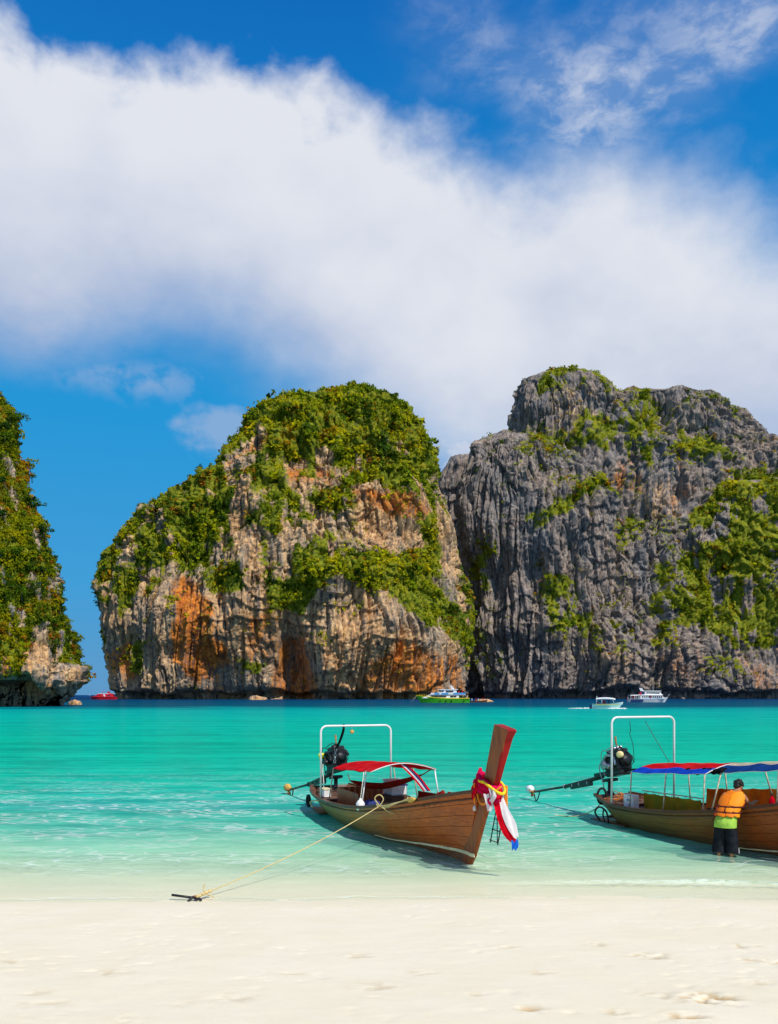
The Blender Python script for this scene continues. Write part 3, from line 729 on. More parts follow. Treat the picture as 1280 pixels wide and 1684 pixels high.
# ---- the near headland on the left
rows_l = [(430, -460, -230), (520, -480, -130), (590, -500, -62), (640, -520, -22), (668, -520, -2), (690, -520, 8), (740, -520, 12), (785, -520, 24), (820, -520, 29), (852, -520, 43), (906, -520, 72),
          (960, -520, 95), (990, -520, 95), (1012, -520, 106), (1038, -520, 118), (1066, -520, 120), (1086, -520, 120), (1094, -520, 131), (1104, -520, 138), (1122, -520, 138), (1136, -520, 120), (1148, -520, 108), (1158, -520, 96), (1170, -520, 90)]
L = lump(rows_l, 245, 0.52, 440, 420, z0=-3, flute=0.9, seed=231, lean=0.10, bmax=38, sup=0.9, notch=(4.4, 25.0, 4.4), unit=0.30,
         bumps=[(60, 1110, 26, 60, 3.5), (20, 1140, 26, 22, -9), (95, 1100, 10, 60, -2), (120, 1105, 18, 18, 1.5), (30, 900, 40, 60, 3), (20, 1000, 26, 60, 2)])
V, T = merge_lumps([L]); N, A = vert_normals(V, T)
och = zone(V, [[.9, (0, 1060), (25, 1050), (30, 1110), (0, 1120)], [.6, (128, 1100), (142, 1100), (140, 1130), (120, 1130)], [.6, (75, 1120), (95, 1120), (95, 1150), (75, 1150)], [.5, (40, 1060), (55, 1060), (55, 1120), (40, 1120)]], 8, 4, 25, 0.3)
pale = zone(V, [[.8, (36, 1060), (90, 1050), (95, 1150), (30, 1150)], [.8, (96, 1095), (142, 1095), (140, 1125), (100, 1140)], [.7, (25, 1000), (40, 1000), (40, 1030), (28, 1030)]], 8, 5, 26, 0.3)
rockl = zone(V, [[(56, 1030), (70, 1020), (84, 1062), (90, 1090), (145, 1092), (145, 1170), (-60, 1170), (-60, 1112), (36, 1112), (38, 1072), (54, 1060)], [.8, (25, 1000), (40, 1000), (40, 1030), (28, 1030)], [.7, (0, 1070), (14, 1080), (24, 1110), (0, 1112)]], 4, 3, 27, 0.3)
vn = fbm(V, 5, 4, 97) * 0.5
vegl = np.clip(1 - rockl, 0, 1) * (1 - .8 * sstep(fbm(V, (3.5, 3.5, 7), 4, 93), 0.30, 0.55)) * sstep(V[:, 2], 5, 9)
cm = raw_mesh('cliff', V, T, True); set_zone(cm, och, pale, vegl)
cliff_l = link('cliff', cm, M_ROCK_L)
tag(cliff_l, 'undercut limestone headland at the left edge, shaggy with bushes above a dark sea cave', 'cliff', kind='structure')
pxv = 640 + V[:, 0] / V[:, 1] * FPX; pyv = HOR - (V[:, 2] - EYE) / V[:, 1] * FPX
front = ((V[:, 1] < 258) & (pxv > -110) & (V[:, 2] > 4)).astype(float) * sstep(-N[:, 1] + 0.9 * np.maximum(N[:, 2], 0), -0.35, 0.1)
dens = vegl ** 1.5 * (0.4 + 0.6 * sstep(vn, -0.4, 0.1)) + 0.012 * sstep(vn, 0.0, 0.4)
ix = place(V, N, A, dens, 7000, rng, front)
tint = pick_tint(V[ix], rng, 0.30, (0.52, 0.85, 0.74), 501)
size = rng.gamma(4, 0.16, len(ix)) + 0.3
fm = scatter('undergrowth', V[ix], N[ix], size, tint, rng, 0.22, 26, 10)
tag(link('undergrowth', fm, M_LEAF), 'bushes and creepers covering the left headland', kind='stuff')
# crowns one can tell apart: each tree its own object, four kinds sharing their meshes
M_BARK = plain('bark', (0.16, 0.12, 0.09), 0.9, 0.1)
def tree_mesh(tintc, k):
    r_ = np.random.default_rng(900 + k)
    P_ = r_.normal(size=(10, 3)) * np.array([.40, .40, .28]); P_[:, 2] += 0.25
    tn = np.array(tintc)[None] * r_.uniform(.75, 1.3, (10, 1))
    me = scatter('crown', P_, np.zeros((10, 3)), r_.uniform(.36, .58, 10), tn, r_, 0.22, 34, 3)
    me.materials.append(M_LEAF); return me
tree_kinds = [('dark green', (.035, .085, .014)), ('mid green', (.10, .185, .010)), ('yellow green', (.27, .31, .010)), ('rust red', (.30, .085, .014))]
crown_me = [[tree_mesh(c, i * 7 + j) for j in range(3)] for i, (k, c) in enumerate(tree_kinds)]
def trunk_mesh():
    V_, F_ = [], []
    for i, (x_, y_, z_, r_) in enumerate(((0, .55, -1.0, .09), (0, .12, -.55, .075), (.04, 0, 0, .06), (.0, .05, .5, .03))):
        for k in range(6): V_.append((x_ + r_ * math.cos(k * math.pi / 3), y_ + r_ * math.sin(k * math.pi / 3), z_))
    for i in range(3):
        for k in range(6): F_.append((i * 6 + k, i * 6 + (k + 1) % 6, i * 6 + 6 + (k + 1) % 6, i * 6 + 6 + k))
    me = raw_mesh('trunk', V_, F_, True); me.materials.append(M_BARK); return me
trunk_me = trunk_mesh()
def trees(V, N, A, dens, front, count, smin, smax, unit, wts, where, seed):
    r_ = np.random.default_rng(seed)
    ix = place(V, N, A, dens ** 1.5, count * 6, r_, front); P_ = V[ix]
    keep = []
    for i in range(len(ix)):
        if all((P_[i, 0] - P_[j, 0]) ** 2 + (P_[i, 1] - P_[j, 1]) ** 2 + (P_[i, 2] - P_[j, 2]) ** 2 > (smin * 1.1) ** 2 for j in keep): keep.append(i)
        if len(keep) >= count: break
    f = fbm(P_, 26 * unit, 3, seed + 3)
    zq = (P_[keep, 2].min(), P_[keep, 2].max() + .01); xq = (P_[keep, 0].min(), P_[keep, 0].max() + .01)
    for i in keep:
        u_ = r_.random(); k = int(np.searchsorted(np.cumsum(wts), min(.999, max(0, u_ * .7 + .3 * (f[i] * .5 + .5)))))
        k = min(k, 3); sz = r_.uniform(smin, smax)
        o = empty('tree', tuple(P_[i] + N[ix[i]] * sz * .45 + np.array([0, 0, sz * .25])), r_.uniform(0, 6.28), sz)
        o.rotation_euler = (0, 0, r_.uniform(-.6, .6))
        hz = min(4, int((P_[i, 2] - zq[0]) / (zq[1] - zq[0]) * 5)); hx = min(2, int((P_[i, 0] - xq[0]) / (xq[1] - xq[0]) * 3))
        tag(o, '%s %s tree %s the %s of the %s' % ('small' if sz < smin + (smax - smin) / 3 else 'large' if sz > smin + (smax - smin) * .67 else 'middling', tree_kinds[k][0], ('low on', 'a third up', 'halfway up', 'two thirds up', 'at the top of')[hz], ('left side', 'middle', 'right side')[hx], where), 'tree', 'trees rooted on the ' + where)
        c_ = link('crown', crown_me[k][r_.integers(0, 3)], None, o); c_.rotation_euler = (0, 0, r_.uniform(0, 6.28)); link('trunk', trunk_me, None, o)
trees(V, N, A, dens, front, 120, 1.3, 2.5, .30, (.36, .34, .18, .12), 'near headland', 61)
trees(*CENTRE, 95, 2.0, 3.6, 1.0, (.42, .30, .22, .06), 'dome cliff', 62)
trees(*RIGHT, 85, 2.0, 3.6, 1.0, (.50, .32, .13, .05), 'tall grey cliff', 63)
# ------------------------------------------------------------------ small mesh builder for the made things
class G:
    def __init__(self): self.v = []; self.f = []; self.s = []
    def add(self, V, F, smooth=False):
        o = len(self.v); self.v += [tuple(map(float, p)) for p in V]
        for q in F: self.f.append([i + o for i in q]); self.s.append(smooth)
        return self
    def box(self, c, s, M=None, bev=0.0):
        x, y, z = s[0] / 2, s[1] / 2, s[2] / 2
        if bev > 0:
            b = min(bev, x * .45, y * .45, z * .45)
            V = []
            for k in (-1, 1):
                V += [(i * (x - b), j * (y - b), k * z) for i, j in ((-1, -1), (1, -1), (1, 1), (-1, 1))]
            for k in (-1, 1):
                V += [(i * x, j * (y - b), k * (z - b)) for i, j in ((-1, -1), (1, -1), (1, 1), (-1, 1))]
                V += [(i * (x - b), j * y, k * (z - b)) for i, j in ((-1, -1), (1, -1), (1, 1), (-1, 1))]
            import itertools as it
            # convex hull of 24 points keeps the chamfers simple
            import bmesh
            bm = bmesh.new()
            for p in V: bm.verts.new(p)
            bmesh.ops.convex_hull(bm, input=bm.verts[:])
            bmesh.ops.dissolve_limit(bm, angle_limit=0.01, verts=bm.verts[:], edges=bm.edges[:])
            bm.verts.index_update()
            V = [p.co.copy() for p in bm.verts]; F = [[q.index for q in fc.verts] for fc in bm.faces]
            bm.free()
        else:
            V = [Vector((i * x, j * y, k * z)) for k in (-1, 1) for i, j in ((-1, -1), (1, -1), (1, 1), (-1, 1))]
            F = [(0, 3, 2, 1), (4, 5, 6, 7), (0, 1, 5, 4), (1, 2, 6, 5), (2, 3, 7, 6), (3, 0, 4, 7)]
        c = Vector(c)
        V = [(M @ Vector(p) if M is not None else Vector(p)) + c for p in V]
        return self.add(V, F)
    def tube(self, path, r, n=8, closed=False, caps=True):
        P = [Vector(p) for p in path]; m = len(P)
        rs = r if isinstance(r, (list, tuple)) else [r] * m
        up = Vector((0.13, 0.21, 0.97)); V = []; prev = None
        for i in range(m):
            a = P[(i - 1) % m] if (closed or i > 0) else P[i]; b = P[(i + 1) % m] if (closed or i < m - 1) else P[i]
            t = (b - a).normalized()
            if prev is None: nrm = t.cross(up); nrm = nrm if nrm.length > 1e-3 else t.cross(Vector((1, 0, 0)))
            else: nrm = prev - t * prev.dot(t)
            nrm.normalize(); prev = nrm; bn = t.cross(nrm)
            for k in range(n):
                q = 2 * math.pi * k / n
                V.append(P[i] + (nrm * math.cos(q) + bn * math.sin(q)) * rs[i])
        F = []
        for i in range(m if closed else m - 1):
            for k in range(n):
                a = i * n + k; b = i * n + (k + 1) % n; j = (i + 1) % m
                F.append((a, b, j * n + (k + 1) % n, j * n + k))
        self.add(V, F, True)
        if caps and not closed:
            o = len(self.v) - len(V)
            self.f.append([o + k for k in range(n)][::-1]); self.s.append(False)
            self.f.append([o + (m - 1) * n + k for k in range(n)]); self.s.append(False)
        return self
    def lathe(self, prof, c=(0, 0, 0), axis=(0, 0, 1), n=14):
        q = Vector(axis).to_track_quat('Z', 'Y'); c = Vector(c); V = []; F = []
        for r, z in prof:
            for k in range(n):
                a = 2 * math.pi * k / n
                V.append(c + q @ Vector((r * math.cos(a), r * math.sin(a), z)))
        for i in range(len(prof) - 1):
            for k in range(n): F.append((i * n + k, i * n + (k + 1) % n, (i + 1) * n + (k + 1) % n, (i + 1) * n + k))
        F.append([k for k in range(n)][::-1]); F.append([(len(prof) - 1) * n + k for k in range(n)])
        return self.add(V, F, True)
    def ell(self, c, r, nu=12, nv=8, M=None, wob=0.0, seed=0):
        rr = random.Random(seed); c = Vector(c); V = []; F = []
        r = (r, r, r) if not hasattr(r, '__len__') else r
        for i in range(1, nv):
            p = math.pi * i / nv
            for k in range(nu):
                a = 2 * math.pi * k / nu; w_ = 1 + wob * rr.uniform(-1, 1)
                q = Vector((r[0] * math.sin(p) * math.cos(a), r[1] * math.sin(p) * math.sin(a), r[2] * math.cos(p))) * w_
                V.append((M @ q if M is not None else q) + c)
        t = Vector((0, 0, r[2])); b = -t
        V.append((M @ t if M is not None else t) + c); V.append((M @ b if M is not None else b) + c)
        for i in range(nv - 2):
            for k in range(nu): F.append((i * nu + k, (i + 1) * nu + k, (i + 1) * nu + (k + 1) % nu, i * nu + (k + 1) % nu))
        o = (nv - 1) * nu
        for k in range(nu): F.append((o, k, (k + 1) % nu)); F.append((o + 1, (nv - 2) * nu + (k + 1) % nu, (nv - 2) * nu + k))
        return self.add(V, F, True)
    def sheet(self, rows, th=0.0, smooth=True):
        """rows of points; th thickens it along its own normals"""
        A = np.array([[tuple(p) for p in r] for r in rows], float); m, n = A.shape[:2]
        if th:
            du = np.gradient(A, axis=1); dv = np.gradient(A, axis=0); N = np.cross(du, dv); N /= np.linalg.norm(N, axis=-1, keepdims=True) + 1e-9
            B = A - N * th
        i = np.arange(m * n).reshape(m, n)
        F = [tuple(q) for q in np.stack([i[:-1, :-1], i[:-1, 1:], i[1:, 1:], i[1:, :-1]], -1).reshape(-1, 4)]
        V = list(A.reshape(-1, 3))
        if th:
            o = m * n; F2 = [tuple(x + o for x in q[::-1]) for q in F]
            rim = list(i[0, :]) + list(i[1:, -1]) + list(i[-1, -2::-1]) + list(i[-2:0:-1, 0])
            nr = len(rim); VV = V + list(B.reshape(-1, 3))
            self.add(VV, F + F2, smooth)
            RV = [VV[x] for x in rim] + [VV[x + o] for x in rim]
            self.add(RV, [((k + 1) % nr, k, k + nr, (k + 1) % nr + nr) for k in range(nr)], False)
            return self
        return self.add(V, F, smooth)
    def loft(self, secs, caps=True, smooth=False, ring=True):
        m = len(secs); n = len(secs[0]); V = [p for s_ in secs for p in s_]; F = []
        for i in range(m - 1):
            for k in range(n if ring else n - 1): F.append((i * n + k, i * n + (k + 1) % n, (i + 1) * n + (k + 1) % n, (i + 1) * n + k))
        self.add(V, F, smooth); o = len(self.v) - m * n
        if caps and ring:
            self.f.append([o + k for k in range(n)][::-1]); self.s.append(False)
            self.f.append([o + (m - 1) * n + k for k in range(n)]); self.s.append(False)
        return self
    def mesh(self, name): return raw_mesh(name, np.array(self.v), self.f, self.s)
    def build(self, name, m, parent=None, label=None):
        o = link(name, self.mesh(name), m, parent)
        if label: o['label'] = label
        return o
def rotm(x=0, y=0, z=0):
    from mathutils import Euler
    return Euler((R(x), R(y), R(z))).to_matrix()
def lerp(u, U, Vv): return float(np.interp(u, U, Vv))
def catenary(a, b, sag, n=12):
    a, b = Vector(a), Vector(b)
    return [a.lerp(b, i / n) + Vector((0, 0, -sag * 4 * (i / n) * (1 - i / n))) for i in range(n + 1)]
def smoothpath(pts, n=6):
    """Catmull-Rom through the points"""
    P = [Vector(p) for p in pts]; P = [P[0] * 2 - P[1]] + P + [P[-1] * 2 - P[-2]]; out = []
    for i in range(1, len(P) - 2):
        for k in range(n):
            t = k / n; a, b, c, d = P[i - 1], P[i], P[i + 1], P[i + 2]
            out.append(0.5 * ((2 * b) + (c - a) * t + (2 * a - 5 * b + 4 * c - d) * t * t + (3 * b - a - 3 * c + d) * t ** 3))
    return out + [P[-2]]

# ------------------------------------------------------------------ materials of the made things
def wood(name, dark, light, grain=(1.0, 14, 14), rough=0.32, coat=0.35, stern=None):
    def f(t):
        c = t.n('ShaderNodeTexCoord').outputs['Object']
        g = t.noise(t.scale(c, grain), 2.2, 8, 0.65, 0.4)
        g2 = t.noise(t.scale(c, (grain[0] * 5, grain[1] * 6, grain[2] * 6)), 1.0, 4, 0.6)
        bl = t.noise(c, 1.3, 5, 0.6)
        k = t.m('ADD', t.m('MULTIPLY', g, 0.55), t.m('ADD', t.m('MULTIPLY', g2, 0.2), t.m('MULTIPLY', bl, 0.25)))
        col = t.ramp(k, [(0.33, tuple(x * 0.55 for x in dark)), (0.45, dark), (0.60, light), (0.74, tuple(min(1, x * 1.35) for x in light))])
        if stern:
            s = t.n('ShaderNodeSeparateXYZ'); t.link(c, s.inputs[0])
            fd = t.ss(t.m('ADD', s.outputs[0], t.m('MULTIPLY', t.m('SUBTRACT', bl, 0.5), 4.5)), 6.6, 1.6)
            w2 = t.ramp(k, [(0.33, tuple(x * 0.6 for x in stern)), (0.5, stern), (0.7, tuple(min(1, x * 1.4) for x in stern))])  # olive stern tone: the water's reflection painted in, along with some fading
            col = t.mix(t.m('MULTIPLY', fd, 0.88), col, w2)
            # scuffed, salted lower planks
            col = t.mix(t.m('MULTIPLY', t.ss(t.m('ADD', s.outputs[2], t.m('MULTIPLY', t.m('SUBTRACT', g2, 0.5), 0.5)), 0.30, 0.0), 0.55), col, (0.075, 0.045, 0.025))
        p = t.n('ShaderNodeBsdfPrincipled', inp={'Base Color': col, 'Specular IOR Level': 0.3, 'Roughness': t.m('MULTIPLY_ADD', bl, 0.35, rough - 0.12), 'Coat Weight': coat, 'Coat Roughness': 0.18, 'Normal': bump(t, k, 0.25, 0.01)})
        return p.outputs[0]
    return mat(name, f)
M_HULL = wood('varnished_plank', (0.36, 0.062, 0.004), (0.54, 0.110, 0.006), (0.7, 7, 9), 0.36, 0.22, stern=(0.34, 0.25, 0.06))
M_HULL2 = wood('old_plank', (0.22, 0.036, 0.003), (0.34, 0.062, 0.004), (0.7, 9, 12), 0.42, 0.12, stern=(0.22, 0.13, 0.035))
M_STEM = wood('stem_teak', (0.22, 0.040, 0.004), (0.36, 0.080, 0.008), (6, 6, 0.8), 0.38, 0.15)
M_STEMR = plain('red_stem_paint', (0.30, 0.008, 0.010), 0.5, 0.15, 0, 0.25, 5)
M_RAIL = wood('rail_wood', (0.075, 0.026, 0.012), (0.14, 0.05, 0.022), (0.9, 9, 9), 0.42, 0.2)
M_PANEL = wood('red_panel_wood', (0.24, 0.055, 0.014), (0.40, 0.115, 0.028), (7, 7, 0.9), 0.40, 0.2)
M_DECK = wood('deck_wood', (0.10, 0.05, 0.030), (0.19, 0.10, 0.06), (0.9, 8, 8), 0.6, 0.0)
M_LINING = wood('hull_lining', (0.15, 0.055, 0.022), (0.25, 0.10, 0.04), (0.8, 8, 8), 0.6, 0.0)
M_CREAM = plain('cream_paint', (0.72, 0.62, 0.36), 0.5)
M_WHITEM = plain('white_pipe', (0.80, 0.80, 0.78), 0.35, 0.5, 0, 0.10, 4)
M_PIPE_OLD = plain('worn_pipe', (0.42, 0.36, 0.26), 0.5, 0.5, 0.1, 0.5, 9)
M_BLACK = plain('black_iron', (0.012, 0.013, 0.014), 0.42, 0.5, 0.3, 0.5, 14, 0.3)
M_ENGINE = plain('engine_black', (0.018, 0.019, 0.022), 0.36, 0.6, 0.4, 0.6, 18, 0.5)
M_STEEL = plain('oily_steel', (0.42, 0.41, 0.42), 0.3, 0.5, 0.8, 0.5, 22)
M_GREENIRON = plain('dark_green_iron', (0.016, 0.032, 0.024), 0.4, 0.5, 0.2, 0.4, 10)
M_YELLOW = plain('yellow_plastic', (0.72, 0.74, 0.02), 0.4)
M_CREAMPL = plain('cream_plastic', (0.85, 0.68, 0.30), 0.4)
M_RUST = plain('rust_brown', (0.30, 0.12, 0.03), 0.6, 0.3, 0, 0.5, 9)
M_OCHREBALL = plain('ochre_float', (0.62, 0.36, 0.08), 0.55, 0.3, 0, 0.3, 9)
M_WHITE = plain('white_plastic', (0.82, 0.82, 0.80), 0.4)
M_ROPE = plain('pale_rope', (0.66, 0.52, 0.24), 0.85, 0.1, 0, 0.25, 40, 0.6)
M_ROPEW = plain('white_cord', (0.72, 0.69, 0.58), 0.85, 0.1, 0, 0.25, 40)
M_BLUE = plain('blue_plastic', (0.03, 0.10, 0.42), 0.45)
M_TYRE = plain('black_rubber', (0.016, 0.016, 0.017), 0.75, 0.2)
def cloth(name, col, tl=0.35, var=0.2, stains=None, sc=5.0):
    def f(t):
        c = t.n('ShaderNodeTexCoord').outputs['Object']
        nz = t.noise(c, sc, 5, 0.6); wv = t.noise(c, 160, 2, 0.5)
        cc = t.mix(t.ss(nz, 0.3, 0.7), tuple(x * (1 - var) for x in col), tuple(min(1, x * (1 + var)) for x in col))
        if stains: cc = t.mix(t.ss(t.noise(t.scale(c, (1, 1, 0.5)), 3.0, 5, 0.6), 0.45, 0.66), cc, stains)
        n = bump(t, t.m('ADD', t.m('MULTIPLY', nz, 2.0), t.m('MULTIPLY', wv, 0.1)), 0.4, 0.03)
        d = t.n('ShaderNodeBsdfDiffuse', inp={'Color': cc, 'Normal': n}); l = t.n('ShaderNodeBsdfTranslucent', inp={'Color': cc, 'Normal': n})
        return t.n('ShaderNodeMixShader', inp={0: tl, 1: d.outputs[0], 2: l.outputs[0]}).outputs[0]
    return mat(name, f)
M_REDC = cloth('red_canvas', (0.66, 0.010, 0.018), 0.35, 0.25, (0.72, 0.035, 0.04), 3)
M_BLUEC = cloth('blue_canvas', (0.012, 0.075, 0.55), 0.3)
M_NAVYC = cloth('navy_canvas', (0.012, 0.055, 0.22), 0.25)
M_BEIGEC = cloth('beige_canvas', (0.58, 0.50, 0.36), 0.3)
M_HAMM = cloth('maroon_cloth', (0.36, 0.028, 0.018), 0.3)
M_PINK = cloth('pink_satin', (0.78, 0.010, 0.10), 0.3)
M_SCARF = cloth('red_satin', (0.72, 0.006, 0.022), 0.3)
M_WHITEC = cloth('white_satin', (0.86, 0.82, 0.84), 0.35, 0.08)
M_BLUES = cloth('blue_satin', (0.015, 0.16, 0.70), 0.3)
M_OLIVE = cloth('olive_tarp', (0.40, 0.27, 0.025), 0.4, 0.2, (0.30, 0.28, 0.03), 3)
M_BROWNT = cloth('brown_tarp', (0.62, 0.21, 0.035), 0.6, 0.2, (0.70, 0.34, 0.07), 3)
M_BLACKC = cloth('black_cloth', (0.012, 0.012, 0.014), 0.05)
# ------------------------------------------------------------------ long-tail boats, local axes: x to the bow, y to port, z up from the water
BU = [-1.0, -.8, -.4, 0, .5, 1, 2, 3, 4, 5, 6, 7, 7.6, 8.1]
BB = [.50, .64, .78, .86, .93, .98, 1.06, 1.08, 1.05, .93, .72, .45, .25, .08]
SU = [-1.0, -.4, .4, 1.1, 2.2, 3.4, 4.4, 5.5, 6.3, 7.0, 7.7, 8.3]
SW = [.64, .57, .53, .52, .55, .61, .70, .88, 1.05, 1.22, 1.37, 1.50]
KU = [-1.0, -.6, 0, 2, 4, 5.5, 6.8, 7.45]
KW = [.16, -.04, -.16, -.24, -.22, -.14, -.06, 0.0]
EU = [-1.0, 0, 3, 5, 6, 7, 8.1]
EE = [.55, .42, .36, .38, .46, .62, .85]
def stem_back(w): return lerp(w, [-.1, .1, 1.4, 1.65, 2.1, 2.68], [7.27, 7.36, 8.03, 8.22, 8.42, 8.66])
def stem_front(w): return lerp(w, [-.1, 0.0, .2, .96, 1.5, 1.7, 2.2, 2.68], [7.56, 7.62, 7.80, 8.20, 8.55, 8.70, 8.93, 9.16])
def longtail(name_loc, yaw, sheer, M_PL, label, short):
    root = empty('longtail_boat', name_loc, yaw)
    tag(root, label, 'longtail boat', 'longtail boats drawn up in the shallows')
    def gun(u): return lerp(u, SU, SW) + sheer * sstep(np.array(u), 2.0, 7.0) * 1.0
    def hullpt(s, t, side, off=0.0):
        """s 0..1 stern to stem, t 0..1 keel to gunwale"""
        u = -0.95 + s * 9.0
        k = lerp(min(u, 7.45), KU, KW); g = float(gun(u)); w_ = k + (g - k) * t
        end = stem_back(w_) + 0.06
        uu = -0.95 + (u + 0.95) * (end + 0.95) / 9.0
        uu -= 0.25 * t * max(0, 1 - s * 9.0) ** 2          # raked, rounded stern
        uu += short * (1 - float(sstep(np.array(u), -.95, 1.6)))
        bb = lerp(u, BU, BB) + off
        e = lerp(u, EU, EE)
        v = max(0.035, bb * (max(t, 0.0) ** e))
        return Vector((uu, -side * v, w_ + off * 0.0))
    ns = 34; ss_ = [i / (ns - 1) for i in range(ns)]
    ts = [0.0, 0.10, 0.22, 0.36, 0.51, 0.67, 0.835, 1.0]
    for side in (1, -1):                                     # side 1 is starboard
        for k in range(len(ts) - 1):
            a, b = ts[k] + 0.0035, ts[k + 1] - 0.0035
            rows = [[hullpt(s, a + (b - a) * q / 3, side) for s in ss_] for q in range(4)]
            if side == -1: rows = rows[::-1]
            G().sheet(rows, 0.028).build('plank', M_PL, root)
        rows = [[hullpt(s, 0.02 + 0.97 * q / 9, side, -0.045) for s in ss_] for q in range(10)]
        G().sheet(rows if side == -1 else rows[::-1], 0.006).build('hull_lining', M_LINING, root)
        rl = [hullpt(s, 1.0, side) + Vector((0, -side * 0.012, 0.012)) for s in ss_]
        secs = []
        for i, p in enumerate(rl):
            d = (rl[min(i + 1, ns - 1)] - rl[max(i - 1, 0)]).normalized(); nrm = Vector((d.y, -d.x, 0)).normalized() * 0.045
            secs.append([p - nrm + Vector((0, 0, -.035)), p + nrm + Vector((0, 0, -.035)), p + nrm + Vector((0, 0, .03)), p - nrm + Vector((0, 0, .03))])
        G().loft(secs).build('gunwale', M_RAIL, root)
        rl = [hullpt(s, 0.90, side) + Vector((0, -side * 0.016, 0)) for s in ss_]
        G().tube(rl, 0.017, 6).build('rubbing_strake', M_RAIL, root)
    # stern board
    tr = [[hullpt(0.0, q / 6, s_) + Vector((-0.012, 0, 0)) for s_ in (1,)] + [hullpt(0.0, q / 6, -1) + Vector((-0.012, 0, 0))] for q in range(7)]
    G().sheet(tr, 0.03, False).build('transom', M_RAIL, root)
    # keel and stem
    kp = [Vector((u, 0, lerp(min(u, 7.45), KU, KW) - 0.015)) for u in np.linspace(-0.95 + short, 7.4, 16)]
    G().loft([[p + Vector((0, -.04, -.05)), p + Vector((0, .04, -.05)), p + Vector((0, .04, .05)), p + Vector((0, -.04, .05))] for p in kp]).build('keel', M_RAIL, root)
    hs = list(np.linspace(-0.02, 1.7, 12)) + [1.9, 2.2, 2.45, 2.68]
    secs = []
    for w_ in hs:
        hb = lerp(w_, [0, 1.3, 1.7, 2.68], [.045, .055, .062, .085]); hf = lerp(w_, [0, 1.3, 1.8, 2.68], [.020, .022, .034, .085])
        B, F_ = stem_back(w_), stem_front(w_); tz = 0.10 if w_ > 2.6 else 0.0
        secs.append([Vector((B, -hb, w_)), Vector((F_ - .05, -hb * .98, w_ - tz * .7)), Vector((F_, -hf, w_ - tz)), Vector((F_, hf, w_ - tz)), Vector((F_ - .05, hb * .98, w_ - tz * .7)), Vector((B, hb, w_))])
    st = G().loft(secs).mesh('stem_post')
    so = link('stem_post', st, [M_STEM, M_STEMR], root)
    for p in st.polygons:
        mid = (stem_back(p.center.z) + stem_front(p.center.z)) / 2
        if (abs(p.normal.x) > 0.30 and p.center.x > mid + .08 and p.center.z > 1.2) or p.center.z > 2.60: p.material_index = 1
    # cream line painted low on the bow: a thin batten
    for side in (1, -1):
        pts = []
        for s in np.linspace(0.60, 1.0, 16):
            q = None
            for t in np.linspace(0.05, 0.6, 60):
                p = hullpt(s, t, side)
                if p.z >= lerp(p.x, [4.8, 6.2, 7.4], [.05, .15, .20]): q = p; break
            pts.append((q or p) + Vector((0, -side * 0.006, 0)))
        pts.append(Vector((stem_front(.19) - 0.06, -side * 0.056, .205)))
        pts.append(Vector((stem_front(.19) + 0.004, -side * 0.026, .205)))
        secs = [[p + Vector((0, 0, -h)), p + Vector((0, -side * .012, -h)), p + Vector((0, -side * .012, h)), p + Vector((0, 0, h))] for p, h in zip(pts, np.linspace(.006, .034, len(pts)))]
        G().loft(secs).build('cream_stripe', M_CREAM, root)
    # floor, stern deck and foredeck laid in boards
    for v0 in np.arange(-0.60, 0.61, 0.2):
        G().box((2.25 - abs(v0) * .6, v0, 0.16), (4.4 - abs(v0) * 2.4, 0.19, 0.025)).build('floorboard', M_DECK, root)
    for i, u0 in enumerate(np.arange(-0.85 + short, 0.95, 0.16)):
        g = float(gun(u0)); hw = lerp(u0 - short * (.9 - u0) / 1.2 if short else u0, BU, BB) - 0.12
        G().box((u0, 0, g - 0.035 + 0.003 * (i % 2)), (0.15, hw * 2, 0.03)).build('deck_board', M_DECK, root)
    for u0 in np.arange(6.35, 7.75, 0.17):
        hw = lerp(u0, BU, BB) - 0.06
        G().box((u0 + .12, 0, float(gun(u0)) - 0.07), (0.155, hw * 1.85, 0.028)).build('deck_board', M_DECK, root)
    for u0 in (1.0, 3.1, 5.0):
        G().box((u0, 0, 0.42), (0.22, lerp(u0, BU, BB) * (1.6 if u0 < 4 else 1.15), 0.035)).build('thwart', M_DECK, root)
    # arch over the stern
    def arch(u0, hw, z0, z1, r=0.16):
        P = [(u0, -hw, z0), (u0, -hw, z1 - r)]
        P += [(u0, -hw + r - r * math.cos(a), z1 - r + r * math.sin(a)) for a in np.linspace(.2, math.pi / 2, 5)]
        P += [(u0, hw - r + r * math.sin(a), z1 - r + r * math.cos(a)) for a in np.linspace(0, math.pi / 2 - .2, 5)]
        return P + [(u0, hw, z1 - r), (u0, hw, z0)]
    G().tube(arch(1.0, 0.965, 0.50, 2.40 + sheer * 1.6), 0.026, 10).build('arch_pipe', M_WHITEM, root)
    # swim plank at the starboard quarter
    G().box((-0.55 + short, -0.52, 0.02), (1.7, 0.30, 0.035), rotm(0, -2, -9)).build('step_plank', M_RAIL, root)
    return root, gun, hullpt

